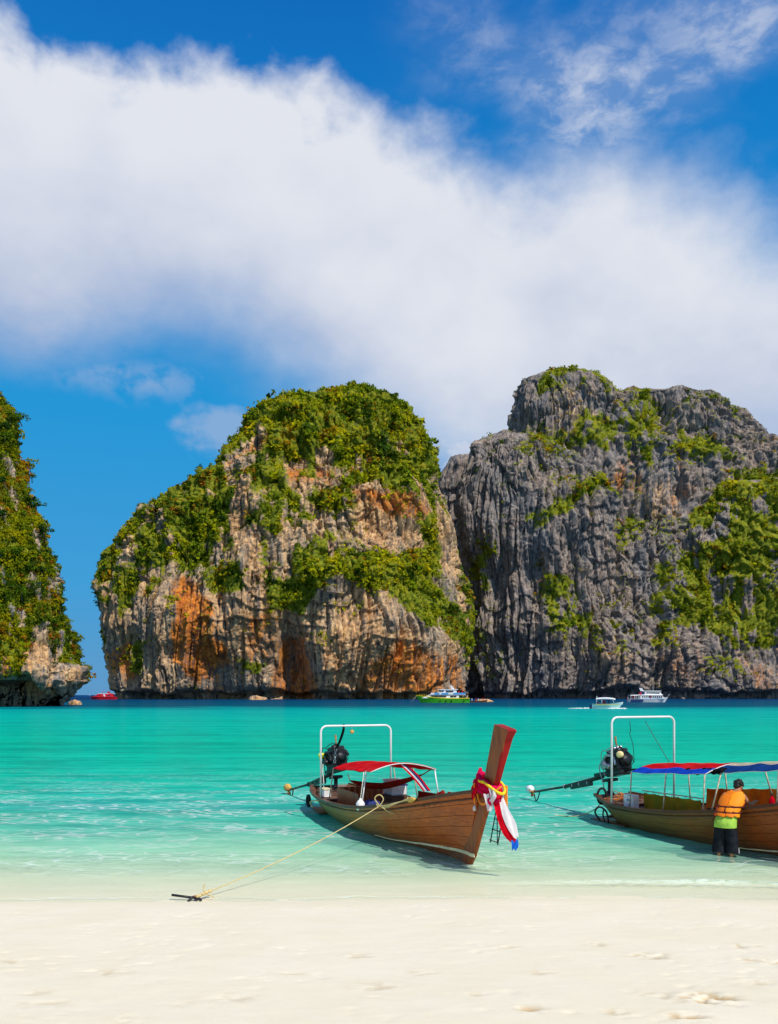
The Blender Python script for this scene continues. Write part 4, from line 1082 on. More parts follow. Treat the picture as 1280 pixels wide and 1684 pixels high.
def engine(root, piv, prop, tip, block_c, bm, filt, ballm, air, second):
    piv, prop, tip = Vector(piv), Vector(prop), Vector(tip)
    e = empty('tail_engine'); e.parent = root
    ax = (tip - prop).normalized(); sd = Vector((0, 0, 1)).cross(ax).normalized(); up = ax.cross(sd)
    M = Matrix((ax, sd, up)).transposed()
    c = Vector(block_c)
    ES = 1.28
    def Lc(x, y, z): return c + M @ Vector((x * ES, y * ES, z * ES))
    def sc3(a): return tuple(q * ES for q in a)
    G().box(Lc(0, 0, 0), sc3((.46, .34, .34)), M, .03).box(Lc(.02, 0, .20), sc3((.40, .26, .12)), M, .03).box(Lc(-.02, 0, -.21), sc3((.50, .28, .12)), M, .03).build('engine_block', bm, e)
    g = G()
    for i in range(4): g.lathe([(.035, 0), (.045, .01), (.045, .07), (.03, .08)], Lc(-.15 + i * .1, 0, .25), up, 10)
    g.tube(smoothpath([Lc(-.18, -.19, .10), Lc(0, -.23, .14), Lc(.16, -.20, .08), Lc(.20, -.21, -.08)]), .035, 8)
    g.tube(smoothpath([Lc(-.16, .19, .12), Lc(0, .22, .18), Lc(.2, .20, .06)]), .04, 8)
    g.lathe([(.10, 0), (.12, .02), (.12, .06), (.05, .08)], Lc(-.20, -.17, -.03), -sd, 14)
    g.lathe([(.05, 0), (.07, .02), (.07, .16), (.05, .18)], Lc(.05, -.17, -.08), -sd, 12)
    g.build('manifold', M_STEEL if second else bm, e)
    g = G(); g.lathe([(.02, -.02), (.16, 0), (.17, .02), (.14, .04), (.17, .06), (.02, .07)], Lc(.25, 0, .02), ax, 20)
    g.lathe([(.02, 0), (.09, .01), (.09, .05), (.02, .06)], Lc(.25, -.12, .20), ax, 14).build('flywheel', bm, e)
    G().tube([Lc(.29, -.16, .02), Lc(.29, -.20, .20), Lc(.29, -.12, .29), Lc(.29, -.04, .21), Lc(.29, .15, .08), Lc(.29, .16, -.05), Lc(.29, 0, -.16)], .012, 6, True).build('drive_belt', M_TYRE, e)
    G().lathe([(.03, 0), (.075, .01), (.085, .05), (.085, .12), (.07, .15), (.03, .155)], Lc(*air), (-sd * .8 - up * .1 + ax * (.55 if second else -.2)), 16).build('air_filter', filt, e)
    G().tube([Lc(.02, .02, .26), Lc(-.02, .03, .40), Lc(-.02, .03, .52)], [.02, .02, .028], 8).build('exhaust_pipe', M_RUST, e)
    g = G()
    g.tube(smoothpath([Lc(-.25, -.14, .1), Lc(-.36, -.2, -.05), Lc(-.30, -.2, -.35), Lc(-.34, -.16, -.52)]), .014, 6)
    g.tube(smoothpath([Lc(.1, -.2, .18), Lc(-.1, -.26, .25), Lc(-.24, -.22, .05), Lc(-.2, -.2, -.25)]), .011, 6)
    g.tube(smoothpath([Lc(.22, .1, .2), Lc(.1, -.1, .32), Lc(-.12, -.2, .24)]), .010, 6).build('hose', M_STEEL if second else M_TYRE, e)
    # frame rails under the block, pivot post, shaft tube, tiller
    fb = prop.lerp(tip, 0)
    def along(d, y=0, z=0): return piv + ax * d + sd * y + up * z
    G().box(along(.1, .12, .16), (1.15, .05, .09), M).box(along(.1, -.12, .16), (1.15, .05, .09), M).box(along(-.35, 0, .16), (.06, .28, .08), M).box(along(.55, 0, .16), (.06, .28, .08), M).build('engine_frame', M_GREENIRON, e)
    G().lathe([(.13, 0), (.10, .05), (.055, .09), (.055, .30), (.09, .33), (.09, .38)], (piv.x, piv.y, piv.z - .38), (0, 0, 1), 14).box((piv.x, piv.y, piv.z - .02), (.34, .30, .08), M, .02).build('pivot_mount', M_BLACK, e)
    L_ = (prop - piv).length
    G().tube([along(-.3, 0, .10), piv.lerp(prop, .55)], .055, 10).tube([piv.lerp(prop, .5), prop + (piv - prop).normalized() * .05], .034, 10).build('shaft_tube', M_GREENIRON, e)
    q = piv.lerp(prop, .34); G().box(q + up * -.02, (1.0, .11, .15), M, .02).build('shaft_guard', M_GREENIRON, e)
    for f_ in (.25, .35, .44, .55): G().lathe([(.07, -.015), (.075, 0), (.07, .015)], piv.lerp(prop, f_), ax, 10).build('clamp_ring', M_STEEL if second else M_BLACK, e)
    G().tube([along(.5, 0, .14), along(1.0, 0, .13), tip], [.035, .03, .026], 8).build('tiller', M_BLACK, e)
    # skeg loop, propeller and the float slipped over its end
    sk = [prop + ax * .35 + up * -.03, prop + ax * .22 + up * -.20, prop + ax * .08 + up * -.27, prop + ax * .02 + up * -.06]
    G().tube(smoothpath(sk), .018, 7).build('skeg', M_BLACK, e)
    pr = G().lathe([(.02, -.03), (.045, 0), (.045, .07), (.02, .10)], prop - ax * .05, -ax, 10)
    for k in range(3):
        a = 2 * math.pi * k / 3 + .4; rd = sd * math.cos(a) + up * math.sin(a); tg = sd * -math.sin(a) + up * math.cos(a)
        pr.sheet([[prop - ax * .08 + rd * r_ + tg * w_ + ax * (w_ * .6) for w_ in (-.035 * s_, 0, .035 * s_)] for r_, s_ in ((.03, .6), (.08, 1.2), (.13, 1.0))], .008)
    pr.build('propeller', M_RUST, e)
    G().ell(prop - ax * .20 + up * .10, (.16, .125, .125), 14, 10, M).build('prop_float', ballm, e)
    return e

H1 = Vector((.364, -.931, 0)); O1 = Vector((-1.216, 23.14, 0)); YAW1 = math.atan2(-.931, .364)
H2 = Vector((.40, -.916, 0)); O2 = Vector((5.88, 21.92, 0)); YAW2 = math.atan2(-.916, .40)
def wp(O, yaw, u, v, w_):
    """boat point (v to starboard) in the world"""
    return Vector(O) + Matrix.Rotation(yaw, 3, 'Z') @ Vector((u, -v, w_))
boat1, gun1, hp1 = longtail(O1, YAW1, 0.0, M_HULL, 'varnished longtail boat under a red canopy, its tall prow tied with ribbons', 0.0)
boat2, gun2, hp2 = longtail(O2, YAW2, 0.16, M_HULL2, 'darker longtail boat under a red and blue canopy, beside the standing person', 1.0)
engine(boat1, (-.75, 0, .92), (-4.60, -.32, .15), (.95, .10, 1.20), (-.72, 0, 1.42), M_ENGINE, M_YELLOW, M_OCHREBALL, (-.20, -.20, .10), False)
engine(boat2, (-.30, 0, 1.00), (-4.15, .18, .26), (1.35, -.05, 1.40), (.02, 0, 1.47), M_ENGINE, M_CREAMPL, M_WHITE, (.30, -.12, .12), True)

def canopy(root, u0, u1, hw, e0, e1, crown, cloths, rim, split=None, nm='canopy'):
    """arched awning; cloths is a list of (name, material, f0, f1) bands from starboard (0) to port (1)"""
    rr = random.Random(int(u0 * 100) + 3)
    def p(a, f):
        u = u0 + (u1 - u0) * a; y = -hw + 2 * hw * f
        z = e0 + (e1 - e0) * a + crown * (1 - (2 * f - 1) ** 2) - 0.018 * math.sin(a * math.pi * 2) ** 2 * (0.4 + 0.6 * abs(2 * f - 1)) + 0.006 * math.sin(a * 23 + f * 9)
        return Vector((u, y, z))
    top = None
    for nm_, m_, f0, f1 in cloths:
        rows = [[p(a, lerp(k, [0, 10], [f0, f1]) + (0.025 * math.sin(a * 14 + 1) if split and 0 < lerp(k, [0, 10], [f0, f1]) < 1 and k in (0, 10) else 0)) for k in range(11)] for a in np.linspace(0, 1, 20)]
        G().sheet(rows, 0.008).build(nm_, m_, root)
    for a in (0, 1):
        G().tube([p(a, f) + Vector((0, 0, -.012)) for f in np.linspace(0, 1, 13)], 0.010, 6).build('canopy_hoop', rim, root)
    for f in (0, 1):
        G().tube([p(a, f) + Vector((0, 0, -.006)) for a in np.linspace(0, 1, 14)], 0.006, 6).build('canopy_edge', rim if split else M_REDC, root)
    return p
pc = canopy(boat1, 1.55, 4.25, 0.80, 1.35, 1.50, 0.165, [('canopy', M_REDC, 0, 1)], M_WHITEM)
for a, f in ((0.0, 0), (.90, 0), (0.02, 1), (.5, 1), (.97, 1), (0.45, 0.999)):
    q = pc(a, f); sgn = -1 if f == 0 else 1
    if (a, f) == (0.45, .999): continue
    G().tube([q, Vector((q.x + .02, sgn * 0.93, float(gun1(q.x)) - .04))], 0.016, 7).build('canopy_post', M_WHITEM if a > .85 else M_PIPE_OLD, boat1)
# wooden engine-room side in upright boards, the red side cloth, the seat box
for i, u in enumerate(np.arange(1.35, 3.0, 0.165)):
    G().box((u, -0.60, 0.50 + .002 * (i % 3)), (0.155, 0.03 + .004 * (i % 2), 0.68), None, .006).build('side_board', M_PANEL, boat1)
for i, v in enumerate(np.arange(-0.52, 0.6, 0.16)):
    G().box((1.25, v, 0.50), (0.03, 0.15, 0.68), None, .006).build('bulkhead_board', M_PANEL, boat1)
G().sheet([[Vector((3.2 + 2.0 * i / 16, .80 - .10 * (i / 16) + .012 * math.sin(i * 2.1), .55 + .35 * k + .10 * i / 16)) for i in range(17)] for k in range(2)], .01).build('side_cloth', M_HAMM, boat1)
g = G(); rr = random.Random(3)
for k in range(6): g.ell((4.55 + .10 * k, .72 + .03 * (k % 2), .92 + .03 * (k % 3)), (.10, .05, .09), 10, 7, rotm(rr.uniform(-30, 30), rr.uniform(-40, 40), rr.uniform(-30, 30)), .18, k)
g.build('bunched_cloth', M_HAMM, boat1)
G().tube(smoothpath([(0.95, -1.0, .48), (.3, -.97, .40), (-.1, -.93, .30), (.2, -.95, .22), (.6, -.98, .34), (0.95, -1.0, .48)][:4]), .02, 6).build('stern_line', M_ROPE, boat1)
q = G(); q.tube([(-.52 + .13 * math.cos(a), -.86, .30 + .14 * math.sin(a)) for a in np.linspace(0, 2 * math.pi, 17)[:-1]], .042, 8, True).build('tyre_fender', M_TYRE, boat1)
# boarding ladder hung over the port bow
for dx in (0.0, .30):
    G().tube([(6.95 + dx, .62, 1.10), (7.02 + dx, .86, .98), (7.05 + dx, .70, .28)], .013, 6).build('ladder_rail', M_BLACK, boat1)
for k in range(4):
    f = k / 3; G().tube([(7.02, .86 - .16 * f, .95 - .62 * f), (7.33, .86 - .16 * f, .95 - .62 * f)], .011, 6).build('ladder_rung', M_BLACK, boat1)
G().tube([(7.03, .86, .95), (7.34, .70, .32)], .011, 6).build('ladder_brace', M_BLACK, boat1)

# awnings of the second boat
pc2 = canopy(boat2, 1.60, 3.95, 0.87, 1.37, 1.54, 0.19, [('blue_canvas', M_BLUEC, 0, .15), ('red_canvas', M_REDC, .15, .86), ('blue_canvas', M_BLUEC, .86, 1)], M_WHITEM, True)
pc3 = canopy(boat2, 3.98, 5.75, 0.62, 1.56, 1.76, 0.17, [('navy_canvas', M_NAVYC, 0, .24), ('beige_canvas', M_BEIGEC, .24, .75), ('navy_canvas', M_NAVYC, .75, 1)], M_WHITEM, True)
for (pp, a, f) in ((pc2, 0.0, 0), (pc2, .5, 0), (pc2, 1.0, 0), (pc2, 0.0, 1), (pc2, .5, 1), (pc3, .10, 0), (pc3, .10, 1), (pc3, .55, 1), (pc3, .93, 0), (pc3, .93, 1)):
    q = pp(a, f); sgn = -1 if f == 0 else 1
    G().tube([q, Vector((q.x + .02, sgn * (lerp(q.x, BU, BB) - .10), float(gun2(q.x)) - .04))], 0.017, 7).build('canopy_post', M_PIPE_OLD, boat2)
def tarp(u0, u1, y0, y1, z0, z1, rise, m, nm, root):
    rows = [[Vector((u0 + (u1 - u0) * i / 20, y0 + (y1 - y0) * i / 20 + .018 * math.sin(i * 1.7 + k) * math.sin(k / 6 * math.pi), z0 + (z1 - z0) * k / 6 + rise * i / 20 - (.02 * abs(math.sin(i * .785)) if k == 6 else 0))) for i in range(21)] for k in range(7)]
    G().sheet(rows, .006).build(nm, m, root)
tarp(1.75, 3.62, -.62, -.66, .35, .90, .03, M_OLIVE, 'side_tarp', boat2)
tarp(4.6, 2.2, .82, .87, .62, 1.22, -.24, M_BROWNT, 'side_tarp', boat2)
G().tube([(1.7, -.62, .94), (3.66, -.66, .97)], .014, 6).build('tarp_rail', M_PIPE_OLD, boat2)
for i in range(9):
    u = 1.85 + i * .21; G().tube([(u, -.625, .88), (u + .02, -.65, .955), (u + .03, -.63, .97)], .008, 5).build('tarp_tie', M_ROPEW, boat2)
g = G(); 
for k in range(2): g.tube(smoothpath([(3.0 + .2 * i, -.62 + .1 * k, 1.50 + .02 * i + .02 * math.sin(i * 2.2 + k) - .02 * k) for i in range(7)]), [.05 + .012 * math.sin(i * 1.3) for i in range(37)], 8)
g.build('rolled_tarp', M_BLACKC, boat2)
for v in np.arange(-.60, .61, .17):
    G().box((3.80, v, .48), (.03, .16, .62), None, .006).build('bulkhead_board', M_PANEL, boat2)
# loop rail of the swim step, quarter fender, hanging cords on the arch
G().tube(smoothpath([(.10, -.62, .02), (.0, -.70, .22), (.23, -.74, .38), (.53, -.76, .30), (.60, -.74, .02)]), .024, 8).build('step_rail', M_BLACK, boat2)
G().tube(smoothpath([(.40, -.70, .02), (.40, -.76, .20), (.45, -.78, .34)]), .02, 8).build('step_rail', M_BLACK, boat2)
G().tube([(.02 + .05 * math.cos(a), -.50 + .10 * math.cos(a), .62 + .20 * math.sin(a)) for a in np.linspace(0, 2 * math.pi, 19)[:-1]], .03, 8, True).build('tyre_fender', M_TYRE, boat2)
# ------------------------------------------------------------------ things lying in, hung on or tied to the two boats
def place_local(name, O, yaw, u, v, w_): return empty(name, wp(O, yaw, u, v, w_), yaw)
# hammock
hm = place_local('hammock', O1, YAW1, 1.8, .45, 1.05)
rows = []
A_, B_ = Vector((0, 0, 0)), Vector((2.42, 1.18, .46))
for i in range(29):
    a = i / 28; c = A_.lerp(B_, a) + Vector((0, 0, -.36 * 4 * a * (1 - a) * (1 - .25 * a)))
    wd = .30 * math.sin(math.pi * min(1, a * 1.12)) ** .8 + .03
    rows.append([c + Vector((-.38 * y, .92 * y, 0)) * wd + Vector((0, 0, abs(y) ** 1.6 * wd * .42)) for y in np.linspace(-1, 1, 9)])
G().sheet(rows, .006).build('cloth', M_HAMM, hm)
G().tube([A_ + Vector((-.22, .02, .16)), A_], .012, 6).build('cord', M_ROPE, hm)
tag(hm, 'maroon cloth hammock slung beneath the plain red canopy', 'hammock')
# striped sash from the canopy crown
sash = place_local('sash', O1, YAW1, 4.18, -.02, 1.60)
for k, m_ in enumerate((M_SCARF, M_WHITEC, M_NAVYC, M_SCARF)):
    rows = [[Vector((.10 * a + .01 * math.sin(a * 9 + k), -.12 + .05 * (k + f) + .62 * a * .9, .03 - .62 * a + .05 * math.sin(a * 3.1))) for f in (0, .5, 1)] for a in np.linspace(0, 1, 12)]
    G().sheet(rows, .006).build('ribbon', m_, sash)
tag(sash, 'striped red, white and blue sash hanging from the red canopy front', 'sash')
# white jug float on its cord
jug = place_local('jug_float', O1, YAW1, 3.98, .94, .62)
G().lathe([(.03, -.02), (.085, 0), (.10, .04), (.10, .15), (.06, .21), (.028, .23), (.028, .26)], (0, 0, 0), (0, 0, 1), 14).build('jug', M_WHITE, jug)
G().tube(smoothpath([(0, 0, .25), (.02, .03, .5), (0, .08, .85)]), .011, 6).build('cord', M_ROPEW, jug)
tag(jug, 'white plastic jug float tied to a post at the gunwale', 'float')
# cool box and blue sheet inside
cb = place_local('cool_box', O1, YAW1, 2.35, -.55, .72)
G().box((0, 0, .16), (.62, .42, .30), None, .03).build('body', M_WHITE, cb); G().box((0, 0, .345), (.64, .44, .06), None, .02).build('lid', M_WHITE, cb); G().box((0, 0, .27), (.628, .428, .035)).build('band', M_BLUE, cb)
G().box((0, 0, -.12), (.8, .5, .24)).build('stand', M_DECK, cb)
tag(cb, 'white cool box with a blue band behind the hammock', 'cool box')
bs = place_local('tarpaulin', O1, YAW1, 3.55, .50, .40)
M_TARPB = cloth('slate_blue_tarp', (.05, .07, .22), .1)
tag(G().ell((0, 0, .12), (.55, .22, .26), 18, 10, None, .12, 9).build('tarpaulin', M_TARPB, bs), 'crumpled dark blue tarpaulin lying below the jug float', 'tarpaulin')
_t = bpy.data.objects['tarpaulin']
for o_ in [o for o in bpy.data.objects if o.name.startswith('tarpaulin') and o.type == 'MESH']:
    o_.parent = None; o_.location = bs.location; o_.rotation_euler = bs.rotation_euler
bpy.data.objects.remove(bs, do_unlink=True)
for o_ in bpy.data.objects:
    if o_.name.startswith('tarpaulin'): o_.name = 'tarpaulin'
wb = place_local('storage_box', O1, YAW1, .55, .70, .52)
G().box((0, 0, .10), (.36, .20, .20), None, .02).build('body', M_WHITE, wb); G().box((0, 0, .215), (.38, .22, .03), None, .01).build('lid', M_CREAM, wb)
tag(wb, 'small white box on the stern deck next to the arch foot', 'box')
# strap and chain from the arch to the engine
sp_ = place_local('engine_strap', O1, YAW1, .98, .35, 2.40)
G().tube(smoothpath([(0, 0, .03), (.0, 0, -.12), (-.25, -.03, -.45), (-.5, -.05, -.62)]), [.05, .035, .02, .025, .03, .033, .035, .035, .036, .035, .034, .033, .03, .03, .028, .025, .02, .02, .02][:19], 8).build('strap', M_BLACKC, sp_)
g = G()
for k in range(5): g.tube([(-.5 - .02 * k + .03 * math.cos(a) * (k % 2), -.05 + .03 * math.cos(a) * ((k + 1) % 2), -.66 - .075 * k + .045 * math.sin(a)) for a in np.linspace(0, 2 * math.pi, 11)[:-1]], .010, 5, True)
g.build('chain', M_STEEL, sp_); tag(sp_, 'black strap and chain hung from the white arch above the black engine', 'strap')
pb = place_local('pulley_block', O1, YAW1, 1.0, .12, 2.36)
G().tube([(0, 0, .01), (0, 0, -.07)], .008, 5).build('hook', M_STEEL, pb); G().lathe([(.02, -.025), (.05, -.02), (.05, .02), (.02, .025)], (0, 0, -.12), (1, 0, 0), 12).build('sheave', M_OCHREBALL, pb)
tag(pb, 'small brass pulley block hanging under the white arch bar', 'pulley')
for (u, v, z, nm) in ((-.35, .50, 1.02, 'a'),):
    lp = place_local('hanging_line', O1, YAW1, u, v, z)
    G().tube(smoothpath([(0, 0, .28), (.05, -.02, .12), (.12, -.02, -.1), (.18, -.03, -.30), (.15, -.03, -.38), (.20, -.03, -.42), (.22, -.03, -.36), (.18, -.03, -.31)]), .012, 6).build('hanging_line', M_ROPEW)
    o_ = [o for o in bpy.data.objects if o.name.startswith('hanging_line') and o.type == 'MESH'][0]; o_.location = lp.location; o_.rotation_euler = lp.rotation_euler
    bpy.data.objects.remove(lp, do_unlink=True); o_.name = 'hanging_line'; tag(o_, 'pale looped line dangling beside the black engine', 'rope')

# scarves and garlands on the prow
neck = wp(O1, YAW1, 8.35, 0, 1.52)
sc_ = empty('prow_scarf', neck, YAW1)
def wrap(z0, rx, ry, r, m_, nm, seed, tiltx=0.0, parent=sc_, n=22, wob=.25, nn=8):
    rr = random.Random(seed)
    P = [(-.03 + rx * math.cos(a), ry * math.sin(a), z0 + tiltx * math.cos(a) + .015 * rr.uniform(-1, 1)) for a in np.linspace(0, 2 * math.pi, n + 1)[:-1]]
    return G().tube(P, [r * (1 + wob * rr.uniform(-1, 1)) for _ in P], nn, True).build(nm, m_, parent)
def fan(pts0, pts1, m_, nm, n=16, th=.006, wav=.02, ph=0.0):
    """strip of cloth between two edge curves"""
    a = smoothpath(pts0, n // (len(pts0) - 1)); b = smoothpath(pts1, n // (len(pts1) - 1)); k = min(len(a), len(b)); rows = []
    for i in range(k):
        d = (b[i] - a[i]); q = Vector((d.y, -d.x, .2)).normalized()
        rows.append([a[i].lerp(b[i], f) + q * wav * math.sin(f * 9.0 + i * .35 + ph) for f in np.linspace(0, 1, 9)])
    return G().sheet(rows, th).build(nm, m_, sc_)
for k in range(5): wrap(-.10 + .055 * k, .34 + .01 * (k % 2), .115, .050, M_SCARF if k % 2 else M_PINK, 'scarf_fold', 40 + k, -.10)
g = G(); rr = random.Random(12)
for k in range(9):
    c_ = Vector((.20, -.11, -.14)) if k < 5 else Vector((-.28, -.11, -.04))
    g.ell(c_ + Vector((rr.uniform(-.08, .08), rr.uniform(-.03, .03), rr.uniform(-.11, .11))), (rr.uniform(.05, .09), rr.uniform(.03, .05), rr.uniform(.06, .11)), 12, 8, rotm(rr.uniform(-40, 40), rr.uniform(-40, 40), rr.uniform(-40, 40)), .10, k)
g.build('scarf_knot', M_PINK, sc_)
fan([Vector((-.34, -.13, .06)), Vector((-.42, -.16, -.10)), Vector((-.38, -.17, -.24))], [Vector((-.20, -.14, .05)), Vector((-.24, -.18, -.12)), Vector((-.30, -.17, -.26))], M_SCARF, 'scarf_fold', wav=.03)

fan([Vector((.22, -.14, .02)), Vector((.30, -.15, -.10)), Vector((.26, -.16, -.22))], [Vector((.36, -.10, 0)), Vector((.42, -.11, -.10)), Vector((.36, -.13, -.22))], M_WHITEC, 'white_knot', wav=.03)
G().ell((-.33, -.03, .22), (.05, .05, .12), 12, 8, None, .2, 11).build('pink_tail', M_PINK, sc_)
# hanging tails blow a little to the right and end in a blue gathered tip; local x is towards the beach
Mi = Matrix.Rotation(-YAW1, 3, 'Z')
def dl(dx, dy, z): return Mi @ Vector((dx, dy, 0)) + Vector((0, 0, z))
s0 = dl(.05, -.30, -.16)
fan([s0 + dl(-.05, 0, 0), s0 + dl(.02, -.04, -.30), s0 + dl(.13, -.05, -.58), s0 + dl(.27, -.05, -.76)], [s0 + dl(.09, 0, 0), s0 + dl(.16, -.03, -.28), s0 + dl(.26, -.05, -.54), s0 + dl(.38, -.05, -.74)], M_SCARF, 'red_ribbon', ph=1)
fan([s0 + dl(.06, -.01, .02), s0 + dl(.12, -.06, -.26), s0 + dl(.22, -.08, -.50), s0 + dl(.33, -.07, -.70)], [s0 + dl(.16, .02, .02), s0 + dl(.27, -.02, -.24), s0 + dl(.36, -.04, -.44), s0 + dl(.41, -.05, -.66)], M_WHITEC, 'white_ribbon', ph=2)
fan([s0 + dl(.27, -.05, -.74), s0 + dl(.29, -.05, -.82), s0 + dl(.30, -.05, -.90)], [s0 + dl(.40, -.05, -.72), s0 + dl(.41, -.05, -.80), s0 + dl(.40, -.05, -.88)], M_BLUES, 'blue_ribbon', wav=.03)
fan([s0 + dl(-.20, .05, .08), s0 + dl(-.16, .03, -.08), s0 + dl(-.12, .02, -.22)], [s0 + dl(-.10, .03, .08), s0 + dl(-.04, 0, -.10), s0 + dl(-.05, 0, -.22)], M_WHITEC, 'white_ribbon', wav=.012)
M_FLY = plain('yellow_flowers', (.80, .60, .02), .7, .2, 0, .25, 60); M_FLO = plain('orange_flowers', (.85, .25, .02), .7, .2, 0, .25, 60)
tag(sc_, 'red, pink and white scarves knotted round the tall prow, with a blue tip', 'scarf')
gl_ = empty('flower_garland', neck, YAW1)
def beads(P, r, m_, nm, seed):
    g = G(); rr = random.Random(seed)
    for p in P: g.ell(p, r * rr.uniform(.8, 1.15), 7, 5)
    return g.build(nm, m_, gl_)
beads([(.05 + .40 * math.cos(a), .16 * math.sin(a), .10 - .16 * max(0, math.cos(a)) ** 1.3 + .02 * abs(math.sin(a))) for a in np.linspace(0, 2 * math.pi, 56)[:-1]], .027, M_FLY, 'yellow_string', 1)
beads([(.02 + .40 * math.cos(a), .17 * math.sin(a), .06 - .34 * max(0, -math.sin(a)) ** 2) for a in np.linspace(math.pi, 2 * math.pi, 30)], .022, M_FLO, 'orange_string', 2)
for i, (x_, y_) in enumerate(((-.30, -.16), (.34, .15), (.24, .17))):
    beads([(x_, y_, .05 - .032 * k) for k in range(12)], .022, M_FLO, 'orange_tassel', 5 + i)
    G().lathe([(.012, 0), (.03, -.03), (.035, -.10)], (x_, y_, -.34), (0, 0, 1), 8).build('white_tassel', M_WHITEC, gl_)
tag(gl_, 'yellow and orange flower garland looped over the prow scarves', 'garland')

# mooring rope to the anchor on the sand
ax0, ay0 = beach_xy(318, 1481); az0 = float(bed_z(np.array([ax0]), np.array([ay0]))[0])
anc = Vector((ax0, ay0, az0 + .03))
cl = wp(O1, YAW1, 6.35, .68, 1.10)
kn = wp(O1, YAW1, 5.30, .98, .87)
rope = empty('mooring_rope', anc, 0)
def rl_(pts): return [Vector(p) - anc for p in pts]
G().tube(rl_(catenary(kn, anc + Vector((.06, .02, .03)), .10, 28)), .0095, 7).build('line', M_ROPE, rope)
for k in range(3):
    G().tube(rl_(smoothpath([cl + Vector((0, 0, .02 + .02 * k)), wp(O1, YAW1, 5.9, .86 + .02 * k, 1.00 - .015 * k), wp(O1, YAW1, 5.6, .93, .92 - .02 * k), kn])), .011, 7).build('doubled_line', M_ROPE, rope)
G().tube(rl_(smoothpath([kn, kn + Vector((-.10, -.02, .16)), kn + Vector((0, -.03, .24)), kn + Vector((.08, -.02, .14)), kn + Vector((-.02, 0, -.02)), kn + Vector((-.06, 0, .04))])), .012, 7).build('loop', M_ROPE, rope)
G().tube(rl_(smoothpath([kn + Vector((.02, -.01, 0)), kn + Vector((.25, -.06, -.14)), kn + Vector((.42, -.03, -.10)), kn + Vector((.55, .0, .10)), kn + Vector((.6, .03, .18))])), .012, 7).build('loop', M_ROPE, rope)
g = G()
for k in range(5): g.ell((.05 + .045 * k, .02 + .03 * k, .02 + .016 * k), (.05, .03, .028), 8, 6, rotm(0, -15, 35 + 20 * (k % 2)))
g.build('knot', M_ROPE, rope)
G().tube(smoothpath([(.16, .07, .06), (.14, .10, .16), (.16, .12, .20)]), .010, 6).tube(smoothpath([(.12, .05, .05), (.24, .02, .05), (.32, .0, .02)]), .010, 6).build('frayed_end', M_ROPE, rope)
tag(rope, 'long yellow mooring rope running from the varnished boat to the beach', 'rope')
# its wooden cleat fender on the rail
cf = place_local('rail_fender', O1, YAW1, 6.35, .70, 1.11)
tag(G().ell((0, 0, 0), (.19, .055, .055), 14, 8, rotm(0, -12, 0)).build('rail_fender', M_OCHREBALL), 'small tan wooden float wedged on the rail where the rope starts', 'float')
o_ = [o for o in bpy.data.objects if o.name.startswith('rail_fender') and o.type == 'MESH'][0]; o_.location = cf.location; o_.rotation_euler = cf.rotation_euler
bpy.data.objects.remove(cf, do_unlink=True); o_.name = 'rail_fender'
an = empty('anchor', anc, 0)
G().tube([(-.34, .02, .05), (-.02, -.01, .015)], .019, 8).build('stock', M_BLACK, an)
G().tube([(-.02, -.01, .015), (.05, .0, .03)], .024, 8).build('shank', M_RUST, an)
G().tube(smoothpath([(-.06, -.09, -.02), (.0, -.03, .02), (.08, -.07, .0)]), .02, 7).tube(smoothpath([(.02, .0, .0), (.10, -.04, .0), (.14, -.08, -.01)]), .018, 7).build('fluke', M_BLACK, an)
tag(an, 'dark iron anchor half sunk in the wet sand', 'anchor')

# gear of the second boat
bb = place_local('battery_box', O2, YAW2, 1.42, .72, .50)
G().box((0, 0, .15), (.34, .20, .34), None, .015).build('body', M_WHITE, bb)
g = G()
for k, (x0, z0, sx, sz) in enumerate(((-.03, .20, .022, .05), (.01, .20, .022, .05), (.05, .195, .03, .04), (.10, .21, .04, .07), (.0, .08, .10, .014), (.02, .05, .05, .010))): g.box((x0, -.1015, z0), (sx, .004, sz))
g.build('blue_print', M_BLUE, bb); tag(bb, 'white box with smudged blue print near the darker boat stern', 'box')
cc_ = place_local('cable_coil', O2, YAW2, .75, .45, .56)
M_CABLE = plain('orange_cable', (.62, .22, .06), .5)
g = G(); rr = random.Random(5)
for k in range(6):
    P = [(rr.uniform(-.3, .4), rr.uniform(-.35, .35), .04 + .05 * abs(math.sin(i * 1.3 + k)) + (.18 if i in (2, 5) else 0) * rr.random()) for i in range(8)]
    g.tube(smoothpath(P, 5), .011, 5)
tag(g.build('cable_coil', M_CABLE), 'tangle of orange cable on the darker boat stern deck', 'cable')
o_ = [o for o in bpy.data.objects if o.name.startswith('cable_coil') and o.type == 'MESH'][0]; o_.location = cc_.location; o_.rotation_euler = cc_.rotation_euler
bpy.data.objects.remove(cc_, do_unlink=True); o_.name = 'cable_coil'
for k, (v0, P, lab) in enumerate(((.42, [(0, 0, 0), (.0, .02, -.25), (.02, -.02, -.30), (.10, .02, -.6), (.14, .02, -1.0)], 'thin green cord with a hook end hanging from the arch'), (-.05, [(0, 0, 0), (.20, .05, -.3), (.42, .10, -.62), (.68, .16, -.98)], 'thin black cord slanting from the arch to the canopy'))):
    o_ = G().tube(smoothpath(P), .008, 5).build('arch_cord', M_BLACK)
    o_.location = wp(O2, YAW2, 1.0, v0, 2.56); o_.rotation_euler = (0, 0, YAW2); tag(o_, lab, 'cord')
ln = G().tube(smoothpath([(0, 0, 0), (-.3, -.05, -.35), (-.75, -.1, -.56), (-1.3, -.1, -.60), (-1.7, 0, -.63)]), .012, 6).build('stern_rope', M_ROPE)
